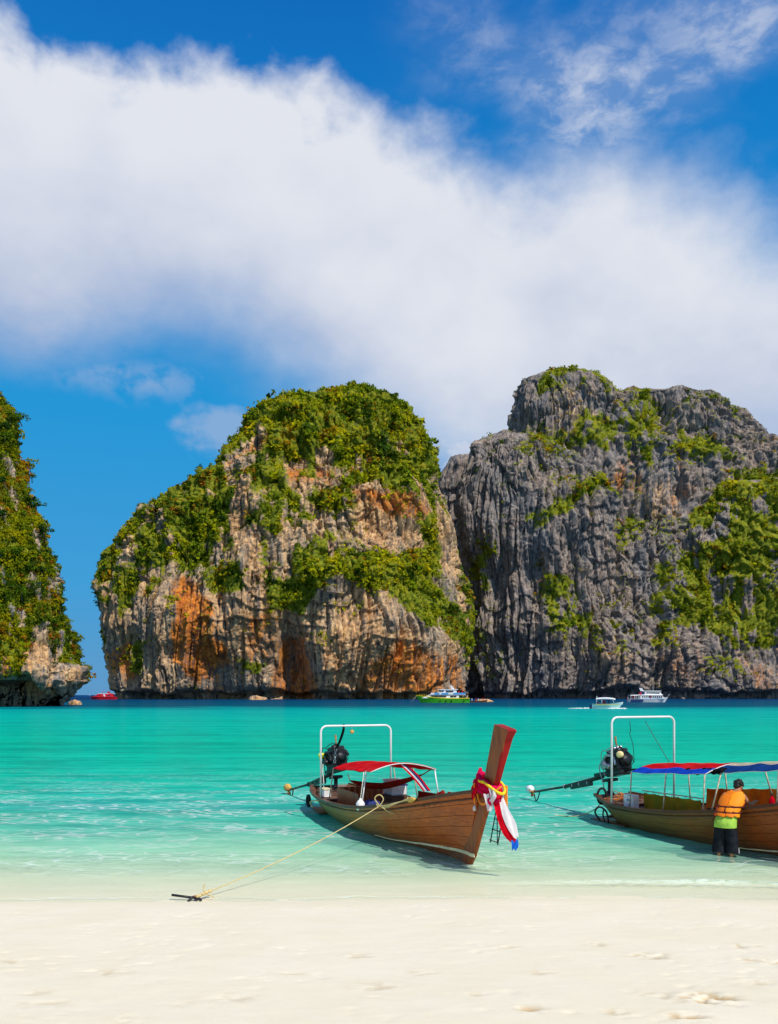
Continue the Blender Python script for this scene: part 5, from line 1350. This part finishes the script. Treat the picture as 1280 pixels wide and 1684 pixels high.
ln.location = wp(O2, YAW2, -.05, .3, .60); ln.rotation_euler = (0, 0, YAW2 + .5); tag(ln, 'yellow rope trailing from the darker boat stern into the water', 'rope')
bk = place_local('bundle', O2, YAW2, 4.05, .45, .42)
o_ = G().ell((0, 0, .2), (.22, .25, .24), 14, 9, None, .1, 4).build('bundle', cloth('teal_cloth', (.02, .13, .13), .1)); o_.location = bk.location; bpy.data.objects.remove(bk, do_unlink=True); o_.name = 'bundle'
tag(o_, 'dark teal bundle on the bottom boards behind the person', 'bundle')
rb = place_local('red_bottles', O2, YAW2, 5.55, .42, .92)
for i in range(2):
    b_ = empty('bottle', wp(O2, YAW2, 5.45 + .2 * i, .60 - .08 * i, .98), 0)
    G().lathe([(.05, 0), (.055, .02), (.055, .16), (.03, .21), (.02, .22), (.02, .26)], (0, 0, 0), (0, 0, 1), 12).build('body', M_SCARF if i == 0 else M_FLO, b_); G().lathe([(.024, 0), (.024, .03)], (0, 0, .25), (0, 0, 1), 10).build('cap', M_BLACK, b_)
    tag(b_, ('red bottle', 'orange bottle')[i] + ' standing inside the darker boat beyond the reaching hands', 'bottle', 'bottles in the darker boat')
bpy.data.objects.remove(rb, do_unlink=True)
# ------------------------------------------------------------------ the person leaning on the second boat
M_SKIN = plain('skin', (0.52, 0.235, 0.115), 0.5, 0.35, 0, 0.10, 12)
M_HAIR = plain('black_hair', (0.012, 0.009, 0.008), 0.45, 0.4, 0, 0.5, 60, 0.5)
M_VEST = plain('orange_vest', (0.80, 0.19, 0.004), 0.6, 0.25, 0, 0.12, 20, 0.3)
M_VEST_LIT = plain('sunlit_vest', (0.84, 0.28, 0.006), 0.6, 0.25, 0, 0.12, 20, 0.3)  # same orange jacket, its sunlit side painted as amber
M_VEST_SHADE = plain('shaded_vest', (0.72, 0.075, 0.008), 0.6, 0.25, 0, 0.12, 20, 0.3)  # same orange jacket, shade on its left edge painted as red-orange
M_STRAP = plain('maroon_webbing', (0.10, 0.012, 0.012), 0.7, 0.2)
M_LIME = cloth('lime_shirt', (0.40, 0.66, 0.10), 0.15, 0.15, None, 9)
M_SHORT = cloth('black_shorts', (0.018, 0.020, 0.026), 0.03, 0.35, None, 7)
PF = Vector((6.70, 16.94, 0)); fz = float(bed_z(np.array([6.7]), np.array([16.94]))[0]); PF.z = fz
FW = Vector((.52, .85, 0)).normalized(); RT = Vector((FW.y, -FW.x, 0))
def pp(r, f, h):
    k = max(0.0, h - .80)
    return RT * (r + k * .17) + FW * (f + k * .20) + Vector((0, 0, h - k * .07))          # to the right, forward, up
person = empty('person', PF, 0)
tag(person, 'person in an orange life jacket, lime shirt and dark shorts leaning on the darker boat', 'person')
def skin(name, joints, bones, m, parent, sub=2):
    me = bpy.data.meshes.new(name); names = list(joints)
    me.from_pydata([tuple(joints[n][0]) for n in names], [(names.index(a), names.index(b)) for a, b in bones], [])
    o = link(name, me, m, parent)
    md = o.modifiers.new('skin', 'SKIN'); md.use_smooth_shade = True
    for i, n in enumerate(names):
        r_ = joints[n][1]; r_ = r_ if hasattr(r_, '__len__') else (r_, r_)
        me.skin_vertices[0].data[i].radius = r_; me.skin_vertices[0].data[i].use_root = (i == 0)
    sb = o.modifiers.new('sub', 'SUBSURF'); sb.levels = sb.render_levels = sub
    return o
J = {'pelvis': (pp(0, -.02, .88), (.15, .115)), 'waist': (pp(0, .03, 1.02), (.135, .10)), 'chest': (pp(.01, .12, 1.20), (.165, .115)), 'upchest': (pp(.02, .18, 1.32), (.15, .10)),
     'neck': (pp(.03, .235, 1.405), .058), 'head0': (pp(.05, .285, 1.455), (.068, .074)), 'head1': (pp(.055, .305, 1.535), (.078, .090)), 'head2': (pp(.055, .30, 1.605), (.06, .07))}
Bn = [('pelvis', 'waist'), ('waist', 'chest'), ('chest', 'upchest'), ('upchest', 'neck'), ('neck', 'head0'), ('head0', 'head1'), ('head1', 'head2')]
for sd, nm in ((1, 'r'), (-1, 'l')):
    J['hip' + nm] = (pp(.10 * sd, -.02, .82), (.095, .10)); J['knee' + nm] = (pp(.115 * sd, .03, .46), .060)
    J['calf' + nm] = (pp(.118 * sd, -.01, .30), .055); J['ank' + nm] = (pp(.12 * sd, -.03, .085), .036); J['heel' + nm] = (pp(.12 * sd, -.055, .035), .034)
    J['ball' + nm] = (pp(.13 * sd, .08, .026), (.042, .024)); J['toe' + nm] = (pp(.135 * sd, .15, .02), (.036, .016))
    Bn += [('pelvis', 'hip' + nm), ('hip' + nm, 'knee' + nm), ('knee' + nm, 'calf' + nm), ('calf' + nm, 'ank' + nm), ('ank' + nm, 'heel' + nm), ('heel' + nm, 'ball' + nm), ('ball' + nm, 'toe' + nm)]
    J['sh' + nm] = (pp(.02 + .175 * sd, .185, 1.335), .062)
hands = {}
J['elr'] = (pp(.315, .34, 1.145), .045); J['for'] = (pp(.34, .46, 1.15), .043); J['wrr'] = (pp(.37, .60, 1.185), .029); J['har'] = (pp(.385, .66, 1.19), (.040, .020))
J['ell'] = (pp(-.20, .40, 1.13), .045); J['fol'] = (pp(-.10, .48, 1.13), .042); J['wrl'] = (pp(.06, .62, 1.15), .029); J['hal'] = (pp(.10, .67, 1.155), (.040, .020))
Bn += [('upchest', 'shr'), ('upchest', 'shl')]
for nm in 'rl': Bn += [('sh' + nm, 'el' + nm), ('el' + nm, 'fo' + nm), ('fo' + nm, 'wr' + nm), ('wr' + nm, 'ha' + nm)]
for nm, sd in (('r', 1), ('l', -1)):
    h0 = J['ha' + nm][0]; d = (h0 - J['wr' + nm][0]).normalized(); sdv = d.cross(Vector((0, 0, 1))).normalized()
    for k in range(4):
        off = sdv * ((k - 1.5) * .019); ln = (.034, .040, .037, .028)[k]
        a = h0 + off * .9 + d * .028; b = a + d * ln + Vector((0, 0, .004)); c = b + d * ln * .7 + Vector((0, 0, -.022))
        J['f%s%da' % (nm, k)] = (a, .0095); J['f%s%db' % (nm, k)] = (b, .0085); J['f%s%dc' % (nm, k)] = (c, .0075)
        Bn += [('ha' + nm, 'f%s%da' % (nm, k)), ('f%s%da' % (nm, k), 'f%s%db' % (nm, k)), ('f%s%db' % (nm, k), 'f%s%dc' % (nm, k))]
    a = h0 - d * .02 - sdv * (.032 * sd); b = a + d * .035 - sdv * (.018 * sd) - Vector((0, 0, .008))
    J['t%sa' % nm] = (a, .0105); J['t%sb' % nm] = (b, .0085); Bn += [('ha' + nm, 't%sa' % nm), ('t%sa' % nm, 't%sb' % nm)]
skin('body', J, Bn, M_SKIN, person)
# face: turned a little to the right, looking down at the hands
hc = pp(.055, .305, 1.535); fd = (FW * .80 + RT * .52 + Vector((0, 0, -.45))).normalized(); fr_ = fd.cross(Vector((0, 0, 1))).normalized(); fu = fr_.cross(fd)
HM = Matrix((fr_, fd, fu)).transposed()
def hp_(x, y, z): return hc + HM @ Vector((x, y, z))
G().ell(hp_(0, .093, -.012), (.014, .022, .024), 8, 6, HM).ell(hp_(0, .085, .02), (.010, .014, .028), 8, 6, HM).build('nose', M_SKIN, person)
for sx in (-1, 1):
    G().ell(hp_(.078 * sx, -.005, -.005), (.012, .022, .034), 10, 7, HM).build('ear', M_SKIN, person)
    G().ell(hp_(.032 * sx, .074, .022), (.014, .010, .008), 8, 6, HM).build('eye', M_WHITE, person)
    G().box(hp_(.034 * sx, .080, .042), (.036, .012, .007), HM).build('eyebrow', M_HAIR, person)
G().ell(hp_(0, .083, -.052), (.024, .010, .008), 10, 6, HM).build('mouth', plain('lips', (.36, .11, .08)), person)
g = G(); rr = random.Random(2)
g.ell(hp_(0, -.026, .034), (.094, .102, .090), 16, 11, HM, .05, 2).ell(hp_(0, -.062, -.015), (.078, .056, .075), 14, 9, HM, .05, 3)
for k in range(34):
    a = rr.uniform(0, 6.28); q = rr.uniform(-.25, 1.0)
    d = Vector((math.cos(a) * math.sqrt(max(0, 1 - q * q)), math.sin(a) * math.sqrt(max(0, 1 - q * q)), q))
    if d.y > .55 and d.z < .45: continue
    g.ell(hp_(d.x * .086, -.026 + d.y * .094, .036 + d.z * .084), (.024, .024, .022), 6, 5, HM, .2, k)
g.build('hair', M_HAIR, person)
# clothes follow a bent axis from the hips to the neck
AXH = [.60, .80, .88, 1.02, 1.20, 1.32, 1.40]; AXF = [-.03, -.03, -.02, .03, .12, .18, .215]; AXR = [0, 0, 0, 0, .01, .02, .028]
WR = [.19, .195, .185, .17, .20, .19, .105]; WF = [.14, .145, .135, .125, .145, .13, .085]
def torso(h, a, off=0.0):
    """point on the clothed torso; a is measured from the right side through the back (270 is behind)"""
    r_ = lerp(h, AXH, AXR); f = lerp(h, AXH, AXF)
    return pp(r_ + (lerp(h, AXH, WR) + off) * math.cos(R(a)), f + (lerp(h, AXH, WF) + off) * math.sin(R(a)), h)
def patch(a0, a1, h0, h1, off, th, m, nm, n=8, k=5, tilt=0.0, puff=.008):
    rows = [[torso(h0 + (h1 - h0) * j / k + tilt * (i / n - .5), a0 + (a1 - a0) * i / n, off + puff * math.sin(math.pi * i / n) * math.sin(math.pi * j / k)) for i in range(n + 1)] for j in range(k + 1)]
    return G().sheet(rows[::-1], th).build(nm, m, person)
patch(180, 362, .70, .98, .014, .006, M_LIME, 'shirt', 22, 6, 0, .004); patch(0, 182, .70, 1.0, .014, .006, M_LIME, 'shirt', 16, 6, 0, .004)
patch(180, 540, .955, 1.01, .022, .006, M_BLACKC, 'shirt_band', 26, 2, 0, 0)
# life jacket: two tall back panels, a front, two rows of foam blocks, dark belts
patch(200, 264, 1.135, 1.425, .030, .030, M_VEST, 'back_panel', 8, 7, -.02); patch(266, 338, 1.135, 1.425, .030, .030, M_VEST_LIT, 'back_panel', 9, 7, -.02)
for k, a in enumerate((186, 224, 262, 300)):
    patch(a, a + 36, 1.02, 1.125, .034, .034, (M_VEST_SHADE, M_VEST, M_VEST_LIT, M_VEST_LIT)[k], 'foam_block', 5, 4, -.02)
for k, a in enumerate((186, 218, 270, 312)):
    patch(a, a + (30, 50, 40, 36)[k], .93, 1.005, .036, .034, (M_VEST_SHADE, M_VEST, M_VEST, M_VEST_LIT)[k], 'foam_block', 5, 3, -.03)
patch(20, 170, .93, 1.36, .026, .03, M_VEST, 'front_panel', 12, 6)
for h_ in (1.13, 1.012):
    G().tube([torso(h_ - .02 * math.cos(R(a)) * 0, a, .074) for a in range(0, 360, 15)], .018, 6, True).build('belt', M_STRAP, person)
G().tube([torso(h_, 260, .074) for h_ in (1.0, 1.08, 1.15)], .013, 6).build('belt', M_STRAP, person)
for a, b in (((232), (.10)), ((302), (.10))):
    G().tube(smoothpath([torso(1.39, a, .03), torso(1.43, a if a < 270 else 312, .018) + FW * .05, torso(1.36, 360 - a + 180 - 360 if False else (128 if a < 270 else 52), .03)]), .030, 8).build('shoulder_strap', M_VEST, person)
# long loose shorts
for sd in (-1, 1):
    secs = []
    for h_, cr, cf, wr_, wf_ in ((.80, .085, -.02, .108, .150), (.62, .100, -.005, .118, .140), (.46, .115, .02, .120, .125), (.30, .122, .005, .124, .118), (.19, .125, -.012, .130, .118)):
        secs.append([pp(sd * cr + wr_ * math.cos(a) * (1 + .05 * math.sin(a * 5 + h_ * 30)), cf + wf_ * math.sin(a) * (1 + .05 * math.sin(a * 4 + h_ * 20)), h_ + .01 * math.sin(a * 3)) for a in np.linspace(0, 2 * math.pi, 21)[:-1]])
    G().loft(secs, False, True).build('shorts_leg', M_SHORT, person)
secs = []
for h_, wr_, wf_, cf in ((.90, .192, .148, -.02), (.84, .205, .158, -.02), (.76, .212, .160, -.015), (.68, .210, .148, -.01)):
    secs.append([pp(wr_ * math.cos(a), cf + wf_ * math.sin(a), h_) for a in np.linspace(0, 2 * math.pi, 25)[:-1]])
G().loft(secs[1:], False, True).build('shorts_seat', M_SHORT, person)
G().tube(smoothpath([pp(.247, .0, .30), pp(.253, -.02, .25), pp(.258, -.03, .20)]), .008, 5).build('white_stripe', M_WHITEC, person)
G().tube(smoothpath([pp(-.20, -.06, .98), pp(-.225, -.08, .86), pp(-.22, -.08, .74)]), .008, 5).build('loose_strap', M_STRAP, person)

# ------------------------------------------------------------------ vessels in the bay
M_SHIPW = plain('ship_white', (0.78, 0.79, 0.78), 0.4, 0.4, 0, 0.06, .6)
M_GREENH = plain('bright_green_hull', (0.10, 0.62, 0.02), 0.35, 0.5, 0, 0.08, .5)
M_YELH = plain('yellow_band', (0.80, 0.62, 0.02), 0.4)
M_SKYB = plain('sky_blue_band', (0.06, 0.33, 0.72), 0.4)
M_GLASS = plain('dark_glass', (0.012, 0.016, 0.022), 0.12, 0.7)
M_REDH = plain('red_hull', (0.66, 0.012, 0.018), 0.35, 0.5, 0, 0.08, .5)
M_MAROON = plain('maroon_lining', (0.20, 0.02, 0.03), 0.5)
M_NAVYH = plain('navy_hull', (0.01, 0.03, 0.12), 0.4)
M_AQUAH = plain('pale_aqua_hull', (0.52, 0.72, 0.70), 0.3, 0.5, 0, 0.06, 1.0)
M_FOAM = plain('white_foam', (0.80, 0.82, 0.80), 0.9, 0.1)
def ship(loc, yaw, L, name, label, cat):
    e = empty(name, loc, yaw); tag(e, label, cat); return e
def hull_loft(L, B, fs, fb, z0, m, nm, e, z_of=None, n=14, rake=.10):
    """closed hull from stern x=0 to bow x=L; fs and fb are stern and bow deck heights"""
    secs = []
    for i in range(n):
        a = i / (n - 1); b = B / 2 * (1 - max(0, (a - .55) / .45) ** 2.2) * (0.92 + .08 * min(1, a * 6)) + .02
        zt = fs + (fb - fs) * max(0, (a - .35) / .65) ** 1.8
        secs.append([Vector((a * L * (1 - rake) + a * L * rake * f, s_ * b * (.70 + .30 * f), z0 + (zt - z0) * f)) for s_, f in ((-1, 1), (-1, .5), (-1, 0), (1, 0), (1, .5), (1, 1))])
    return G().loft(secs, True, False).build(nm, m, e)
def windows(e, x0, x1, n, z, h, y, m=None, gap=.28, nm='window'):
    st = (x1 - x0) / n
    for s_ in (-1, 1):
        for k in range(n): G().box((x0 + st * (k + .5), s_ * y, z), (st * (1 - gap), .05, h)).build(nm, m or M_GLASS, e)
def cabin(e, x0, x1, B, z0, z1, m, nm, rf=.5, rb=.1):
    secs = [[Vector((x0 + rb * f, s_ * B / 2 * (1 - .06 * f), z0 + (z1 - z0) * f)) for s_, f in ((-1, 0), (1, 0), (1, 1), (-1, 1))], [Vector((x1 - rf * f, s_ * B / 2 * (1 - .06 * f) * .86, z0 + (z1 - z0) * f)) for s_, f in ((-1, 0), (1, 0), (1, 1), (-1, 1))]]
    return G().loft(secs).build(nm, m, e)
def fig_mesh():
    g = G()
    g.tube([(0, 0, 0), (0, 0, .4), (0, 0, .8), (0, 0, 1.05), (0, 0, 1.32), (0, 0, 1.44), (0, 0, 1.52), (0, 0, 1.62), (0, 0, 1.70)], [.07, .09, .15, .15, .19, .06, .09, .10, .04], 8)
    return g.mesh('figure')
FIG = fig_mesh()
def far_people(spots, where):
    for i, (x, y, z, c) in enumerate(spots):
        me = FIG.copy(); o = link('person', me, M_SCARF if c == 'red' else M_WHITEC if c == 'white' else M_NAVYH)
        o.location = (x, y, z); tag(o, 'tiny figure in %s on %s' % (c, where), 'person', 'people on %s, %s' % (where, c))
# green and white dive boat, bow to the left
gs = Vector(((772 - 640) / FPX * 345, 345, 0)); e = ship(gs, math.pi, 22, 'dive_boat', 'bright green and white dive boat moored below the dome cliff', 'boat')
hull_loft(21.6, 5.2, 1.7, 3.0, -.4, M_GREENH, 'hull', e)
secs = []
for i in range(16):
    a = i / 15; b = 2.6 * (1 - max(0, (a - .55) / .45) ** 2.2) + .05; zt = 1.7 + 1.3 * max(0, (a - .35) / .65) ** 1.8
    secs.append([Vector((a * 21.6 + .02, s_ * b, zt + d)) for s_, d in ((-1, 0), (1, 0), (1, .28), (-1, .28))])
G().loft(secs).build('yellow_rail', M_YELH, e)
for x_ in (2.4, 7.4, 9.6, 12.0): 
    for s_ in (-1, 1): G().lathe([(.34, -.1), (.34, .1)], (x_, s_ * 2.56, .7), (0, 1, 0), 12).build('tyre_fender', M_TYRE, e)
cabin(e, 4.3, 19.4, 4.4, 1.9, 3.15, M_SHIPW, 'lower_cabin', 3.0)
cabin(e, 1.6, 16.4, 4.8, 3.17, 3.35, M_SHIPW, 'upper_deck', .2)
for x0, x1 in ((1.7, 6.6), (8.6, 11.4), (12.2, 14.2)):
    for s_ in (-1, 1): G().box(((x0 + x1) / 2, s_ * 2.36, 3.72), (x1 - x0, .06, .62)).build('blue_panel', M_SKYB, e)
for s_ in (-1, 1): G().box((8.6, s_ * 2.30, 3.72), (13.8, .05, .70)).build('bulwark', M_SHIPW, e)
cabin(e, 5.2, 13.6, 3.6, 3.40, 5.35, M_SHIPW, 'wheelhouse', 2.4); cabin(e, 4.6, 13.0, 3.9, 5.37, 5.52, M_SHIPW, 'roof', 1.0)
windows(e, 9.4, 15.6, 4, 2.62, .62, 2.14, gap=.06); windows(e, 5.3, 7.9, 2, 2.55, .60, 2.20, gap=.1); windows(e, 6.6, 9.6, 3, 4.62, .55, 1.74, gap=.05); windows(e, 10.4, 12.2, 2, 4.70, .55, 1.62, gap=.2)
for s_ in (-1, 1): G().loft([[Vector((x_ + q * .9, s_ * 1.3, 5.5 + h_ * 1.5)) for x_, q in ((6.0 + 1.0 * h_, 0), (7.0 + 1.0 * h_, 0))] + [Vector((7.0 + 1.0 * h_, s_ * 1.15, 5.5 + h_ * 1.5)), Vector((6.0 + 1.0 * h_, s_ * 1.15, 5.5 + h_ * 1.5))] for h_ in (0, 1)]).build('radar_arch', M_SHIPW, e)
G().box((7.6, 0, 7.02), (1.2, 2.8, .18)).build('radar_arch', M_SHIPW, e); G().tube([(8.0, 0, 7.1), (8.0, 0, 8.6)], .05, 6).build('mast', M_SHIPW, e)
for x_ in np.arange(16.5, 21.0, .9):
    for s_ in (-1, 1): G().tube([(x_, s_ * 2.3 * (1 - max(0, (x_ / 21.6 - .55) / .45) ** 2.2), 2.2 + .5 * (x_ - 16) / 5), (x_, s_ * 2.3 * (1 - max(0, (x_ / 21.6 - .55) / .45) ** 2.2), 3.3 + .4 * (x_ - 16) / 5)], .035, 5).build('rail_post', M_YELH, e)
G().tube([(21.3, 0, 2.8), (24.0, .4, .0)], .04, 5).build('anchor_line', M_ROPEW, e)
far_people([(gs.x - 3.0, 344, 3.35, 'red'), (gs.x - 4.2, 345.5, 3.35, 'red'), (gs.x - 15.2, 345, 3.0, 'red'), (gs.x - 2.6, 344, 1.8, 'white'), (gs.x - 3.8, 346, 1.8, 'navy')], 'the green dive boat')
# white ferry, bow to the right
fs_ = Vector(((1034 - 640) / FPX * 373, 373, 0)); e = ship(fs_, 0, 17.6, 'ferry', 'white two-deck ferry with rows of windows under the grey cliff', 'boat')
hull_loft(17.4, 4.6, 1.5, 2.3, -.4, M_SHIPW, 'hull', e)
G().box((3.0, -2.35, .75), (5.6, .08, 1.1)).build('navy_panel', M_NAVYH, e); G().tube([(17.0, 0, 2.2), (17.9, 0, 3.6)], .05, 6).build('bow_post', M_SHIPW, e)
cabin(e, 4.6, 15.4, 4.2, 1.5, 3.10, M_SHIPW, 'lower_cabin', 1.2); cabin(e, 3.6, 14.6, 4.5, 3.12, 3.35, M_SHIPW, 'upper_deck', .2)
cabin(e, 6.6, 14.2, 3.8, 3.37, 4.85, M_SHIPW, 'upper_cabin', .9); cabin(e, 5.8, 14.0, 4.1, 4.87, 5.02, M_SHIPW, 'roof', .3)
windows(e, 5.2, 14.4, 10, 2.40, .75, 2.02, gap=.42); windows(e, 7.2, 13.2, 7, 4.15, .62, 1.84, gap=.38)
for s_ in (-1, 1): G().box((10.0, s_ * 2.14, 1.75), (10.4, .03, .10)).build('stripe', M_SKYB, e)
cabin(e, .3, 4.4, 4.2, 3.0, 3.2, M_SHIPW, 'stern_awning', .1)
for x_ in (.5, 2.2, 4.0):
    for s_ in (-1, 1): G().box((x_, s_ * 1.9, 2.25), (.14, .12, 1.5)).build('awning_post', M_SHIPW, e)
G().box((5.4, -1.7, 4.05), (1.5, .5, 1.3)).build('navy_locker', M_NAVYH, e); G().box((4.6, -2.0, 3.75), (.9, .3, 1.2)).build('red_banner', M_REDH, e)
for s_ in (-1, 1): G().loft([[Vector((5.6 + a_, s_ * 1.2, 4.9)), Vector((6.4 + a_, s_ * 1.2, 4.9)), Vector((6.4 + a_, s_ * 1.0, 4.9)), Vector((5.6 + a_, s_ * 1.0, 4.9))] if z_ == 0 else [Vector((5.0 + a_, s_ * 1.2, 6.3)), Vector((5.5 + a_, s_ * 1.2, 6.3)), Vector((5.5 + a_, s_ * 1.0, 6.3)), Vector((5.0 + a_, s_ * 1.0, 6.3))] for z_, a_ in ((0, 0), (1, 0))]).build('funnel_fin', M_SHIPW, e)
G().tube([(11.0, 0, 5.0), (10.6, 0, 6.8)], .05, 6).build('mast', M_SHIPW, e); G().box((-.9, -1.6, 1.5), (.12, .1, 1.5)).build('stern_flag', M_REDH, e); G().tube([(-.2, -1.6, .9), (-.9, -1.6, 2.3)], .05, 5).build('flag_staff', M_SHIPW, e)
far_people([(fs_.x + 1.4, 371.5, 1.5, 'red'), (fs_.x + 3.2, 371.5, 1.5, 'white'), (fs_.x + 9.0, 370.9, 1.5, 'red')], 'the white ferry')
# speedboat, bow to the right and a little towards the beach
ss0 = Vector(((974 - 640) / FPX * 196, 196, 0)); e = ship(ss0, R(-14), 7, 'speedboat', 'white speedboat with a pale hard top throwing up a wake', 'boat')
hull_loft(6.9, 2.3, 1.05, 1.45, -.25, M_AQUAH, 'hull', e, rake=.16)
hull_loft(6.95, 2.42, 1.16, 1.62, 1.0, M_SHIPW, 'deck_rim', e, rake=.03)
G().box((3.4, -1.215, .98), (5.4, .03, .10)).build('gold_stripe', M_YELH, e)
for y_ in (-.5, .5): G().box((-.22, y_, .62), (.5, .42, .9), None, .08).build('outboard_motor', M_NAVYH, e)
secs = [[Vector((x_, y_, 2.28 + .22 * (1 - (y_ / 1.05) ** 2) + .10 * math.sin(math.pi * (x_ - .9) / 4.2) + dz)) for y_ in (-1.05, -.6, 0, .6, 1.05)] + [Vector((x_, y_, 2.16 + .1 * (1 - (y_ / 1.05) ** 2) + dz)) for y_ in (1.05, 0, -1.05)] for x_, dz in ((.9, 0), (1.6, .06), (3.2, .08), (4.6, .02), (5.2, -.12))]
G().loft(secs, True, False).build('hard_top', M_SHIPW, e)
G().loft([[Vector((x_, s_ * .95, z_)) for s_, z_ in ((-1, 2.06), (1, 2.06), (1, 2.15), (-1, 2.15))] for x_ in (1.0, 5.0)]).build('top_lining', M_MAROON, e)
for x_, dx in ((1.1, -.15), (2.2, 0), (4.6, .3)):
    for s_ in (-1, 1): G().tube([(x_ + dx, s_ * 1.0, 1.15), (x_, s_ * .95, 2.2)], .04, 6).build('top_post', M_SHIPW, e)
G().loft([[Vector((4.4 + .8 * (1 - f), y_ * (1 - .1 * f), 1.3 + .75 * f)) for y_ in (-.95, -.4, .4, .95)] + [Vector((4.36 + .8 * (1 - f), y_ * (1 - .1 * f), 1.3 + .75 * f)) for y_ in (.95, .4, -.4, -.95)] for f in (0, 1)]).build('windscreen', M_GLASS, e)
for y_ in (-.3, .5): G().tube([(1.1, y_, 2.3), (1.05, y_, 2.75)], .03, 5).ell((1.05, y_, 2.8), .10, 8, 6).build('roof_lamp', M_SHIPW, e)
for x_ in (1.4, 2.4, 3.0): G().box((x_, .3, 1.45), (.5, 1.4, .35), None, .05).build('seat', M_MAROON, e)
far_people([(ss0.x + 2.6, 195.4, .75, 'red'), (ss0.x + 3.6, 195.0, .75, 'navy')], 'the speedboat')
g = G(); rr = random.Random(8)
for k in range(70):
    x_ = -rr.random() ** 1.4 * 5.0 - .1; g.ell((x_, rr.uniform(-.8, .8) * (.5 + .1 * -x_), .08), (rr.uniform(.2, .6), rr.uniform(.15, .3), rr.uniform(.08, .30) * (1 + x_ / 6)), 7, 5, None, .2, k)
for k in range(40):
    x_ = rr.uniform(3.4, 7.6); g.ell((x_, -1.0 + .9 * max(0, (x_ - 4.5) / 3) + rr.uniform(-.25, .25), .08), (rr.uniform(.15, .4), rr.uniform(.1, .25), rr.uniform(.06, .20)), 7, 5, None, .2, k)
o_ = g.build('wake', M_FOAM); o_.location = ss0; o_.rotation_euler = (0, 0, R(-14)); tag(o_, 'white foam behind and beside the speedboat', kind='stuff')
# red cruiser in the gap, bow to the left
rs = Vector(((191 - 640) / FPX * 600, 600, 0)); e = ship(rs, math.pi, 19, 'cruiser', 'red cruiser anchored in the gap between the cliffs', 'boat')
hull_loft(18.6, 5.4, 1.9, 2.3, -.4, M_REDH, 'hull', e); cabin(e, 1.2, 15.2, 4.8, 2.0, 4.0, M_REDH, 'cabin', 3.2, .8); cabin(e, 3.0, 12.4, 4.2, 4.0, 4.35, M_REDH, 'cabin_top', 1.0)
for s_ in (-1, 1): G().box((8.0, s_ * 2.12, 4.20), (7.6, .06, .34)).build('white_stripe', M_SHIPW, e)
for s_ in (-1, 1): G().ell((7.6, s_ * 2.36, 2.9), (.62, .06, .95), 12, 8, rotm(0, 25, 0)).build('white_emblem', M_SHIPW, e)
windows(e, 3.4, 5.6, 1, 2.9, .5, 2.34, M_NAVYH, .1); windows(e, 9.6, 13.2, 3, 3.0, .6, 2.20, M_MAROON, .25)
cabin(e, 4.6, 6.2, 2.2, 4.35, 5.6, M_REDH, 'funnel', .6, .3); G().box((6.9, 0, 5.9), (5.0, 3.0, .12)).build('sun_roof', M_REDH, e)
for x_ in (4.8, 9.2):
    for s_ in (-1, 1): G().tube([(x_, s_ * 1.4, 4.3), (x_, s_ * 1.4, 5.9)], .05, 5).build('roof_post', M_REDH, e)
G().tube([(18.4, 0, 2.2), (19.2, 0, 3.6)], .06, 6).build('bow_rail', M_SHIPW, e); G().box((1.2, 0, 4.2), (2.0, 3.4, .10)).build('stern_awning', M_SHIPW, e)
# small open boat by the rocks behind the dive boat
ob = Vector(((771 - 640) / FPX * 362, 362, 0)); e = ship(ob, 0, 8, 'open_boat', 'small open boat with people beside the green dive boat stern', 'boat')
hull_loft(8.2, 1.8, .65, 1.2, -.2, M_DECK, 'hull', e)
for x_ in (1.5, 3.2, 5.0): G().box((x_, 0, .62), (.3, 1.5, .08)).build('thwart', M_SHIPW, e)
far_people([(ob.x + 1.4, 362, .1, 'white'), (ob.x + 3.0, 362, .2, 'red'), (ob.x + 4.1, 362, .1, 'white'), (ob.x + 6.2, 362, .5, 'red')], 'the small open boat')
# rocks awash
def rock(name_loc, size, m, label, seed):
    n_, k_ = 40, 22; V_, F_ = [], []
    for i in range(k_ + 1):
        p = math.pi / 2 * i / k_
        for k in range(n_):
            a = 2 * math.pi * k / n_; V_.append((math.cos(a) * math.cos(p), math.sin(a) * math.cos(p), math.sin(p)))
    V_ = np.array(V_); d = 1 + fbm(V_ + seed, .6, 4, seed) * .22; V_ = V_ * d[:, None] * np.array(size); V_[:, 2] -= .3
    for i in range(k_):
        for k in range(n_): F_.append((i * n_ + k, i * n_ + (k + 1) % n_, (i + 1) * n_ + (k + 1) % n_, (i + 1) * n_ + k))
    me = raw_mesh('rock', V_, F_, True); z_ = np.zeros(len(V_)); set_zone(me, z_ + .25, z_ + .7, z_)
    o = link('rock', me, m); o.location = name_loc; tag(o, label, 'rock', None)
rock(at(123, 1159, 280) * 1.0 + Vector((0, 0, -at(123, 1159, 280).z)), (2.2, 1.8, 1.9), M_ROCK_L, 'low brown rock awash at the tip of the near headland', 3)
rock(at(423, 1150, 560) * 1.0 + Vector((0, 0, -at(423, 1150, 560).z)), (6.2, 4.0, 2.9), M_ROCK_L, 'pale domed rock in the water before the dome cliff sea cave', 5)
rock(at(795, 1150, 385) * 1.0 + Vector((0, 0, -at(795, 1150, 385).z)), (5.0, 3.0, 1.5), M_ROCK_C, 'flat grey rock ledge behind the small open boat', 8)
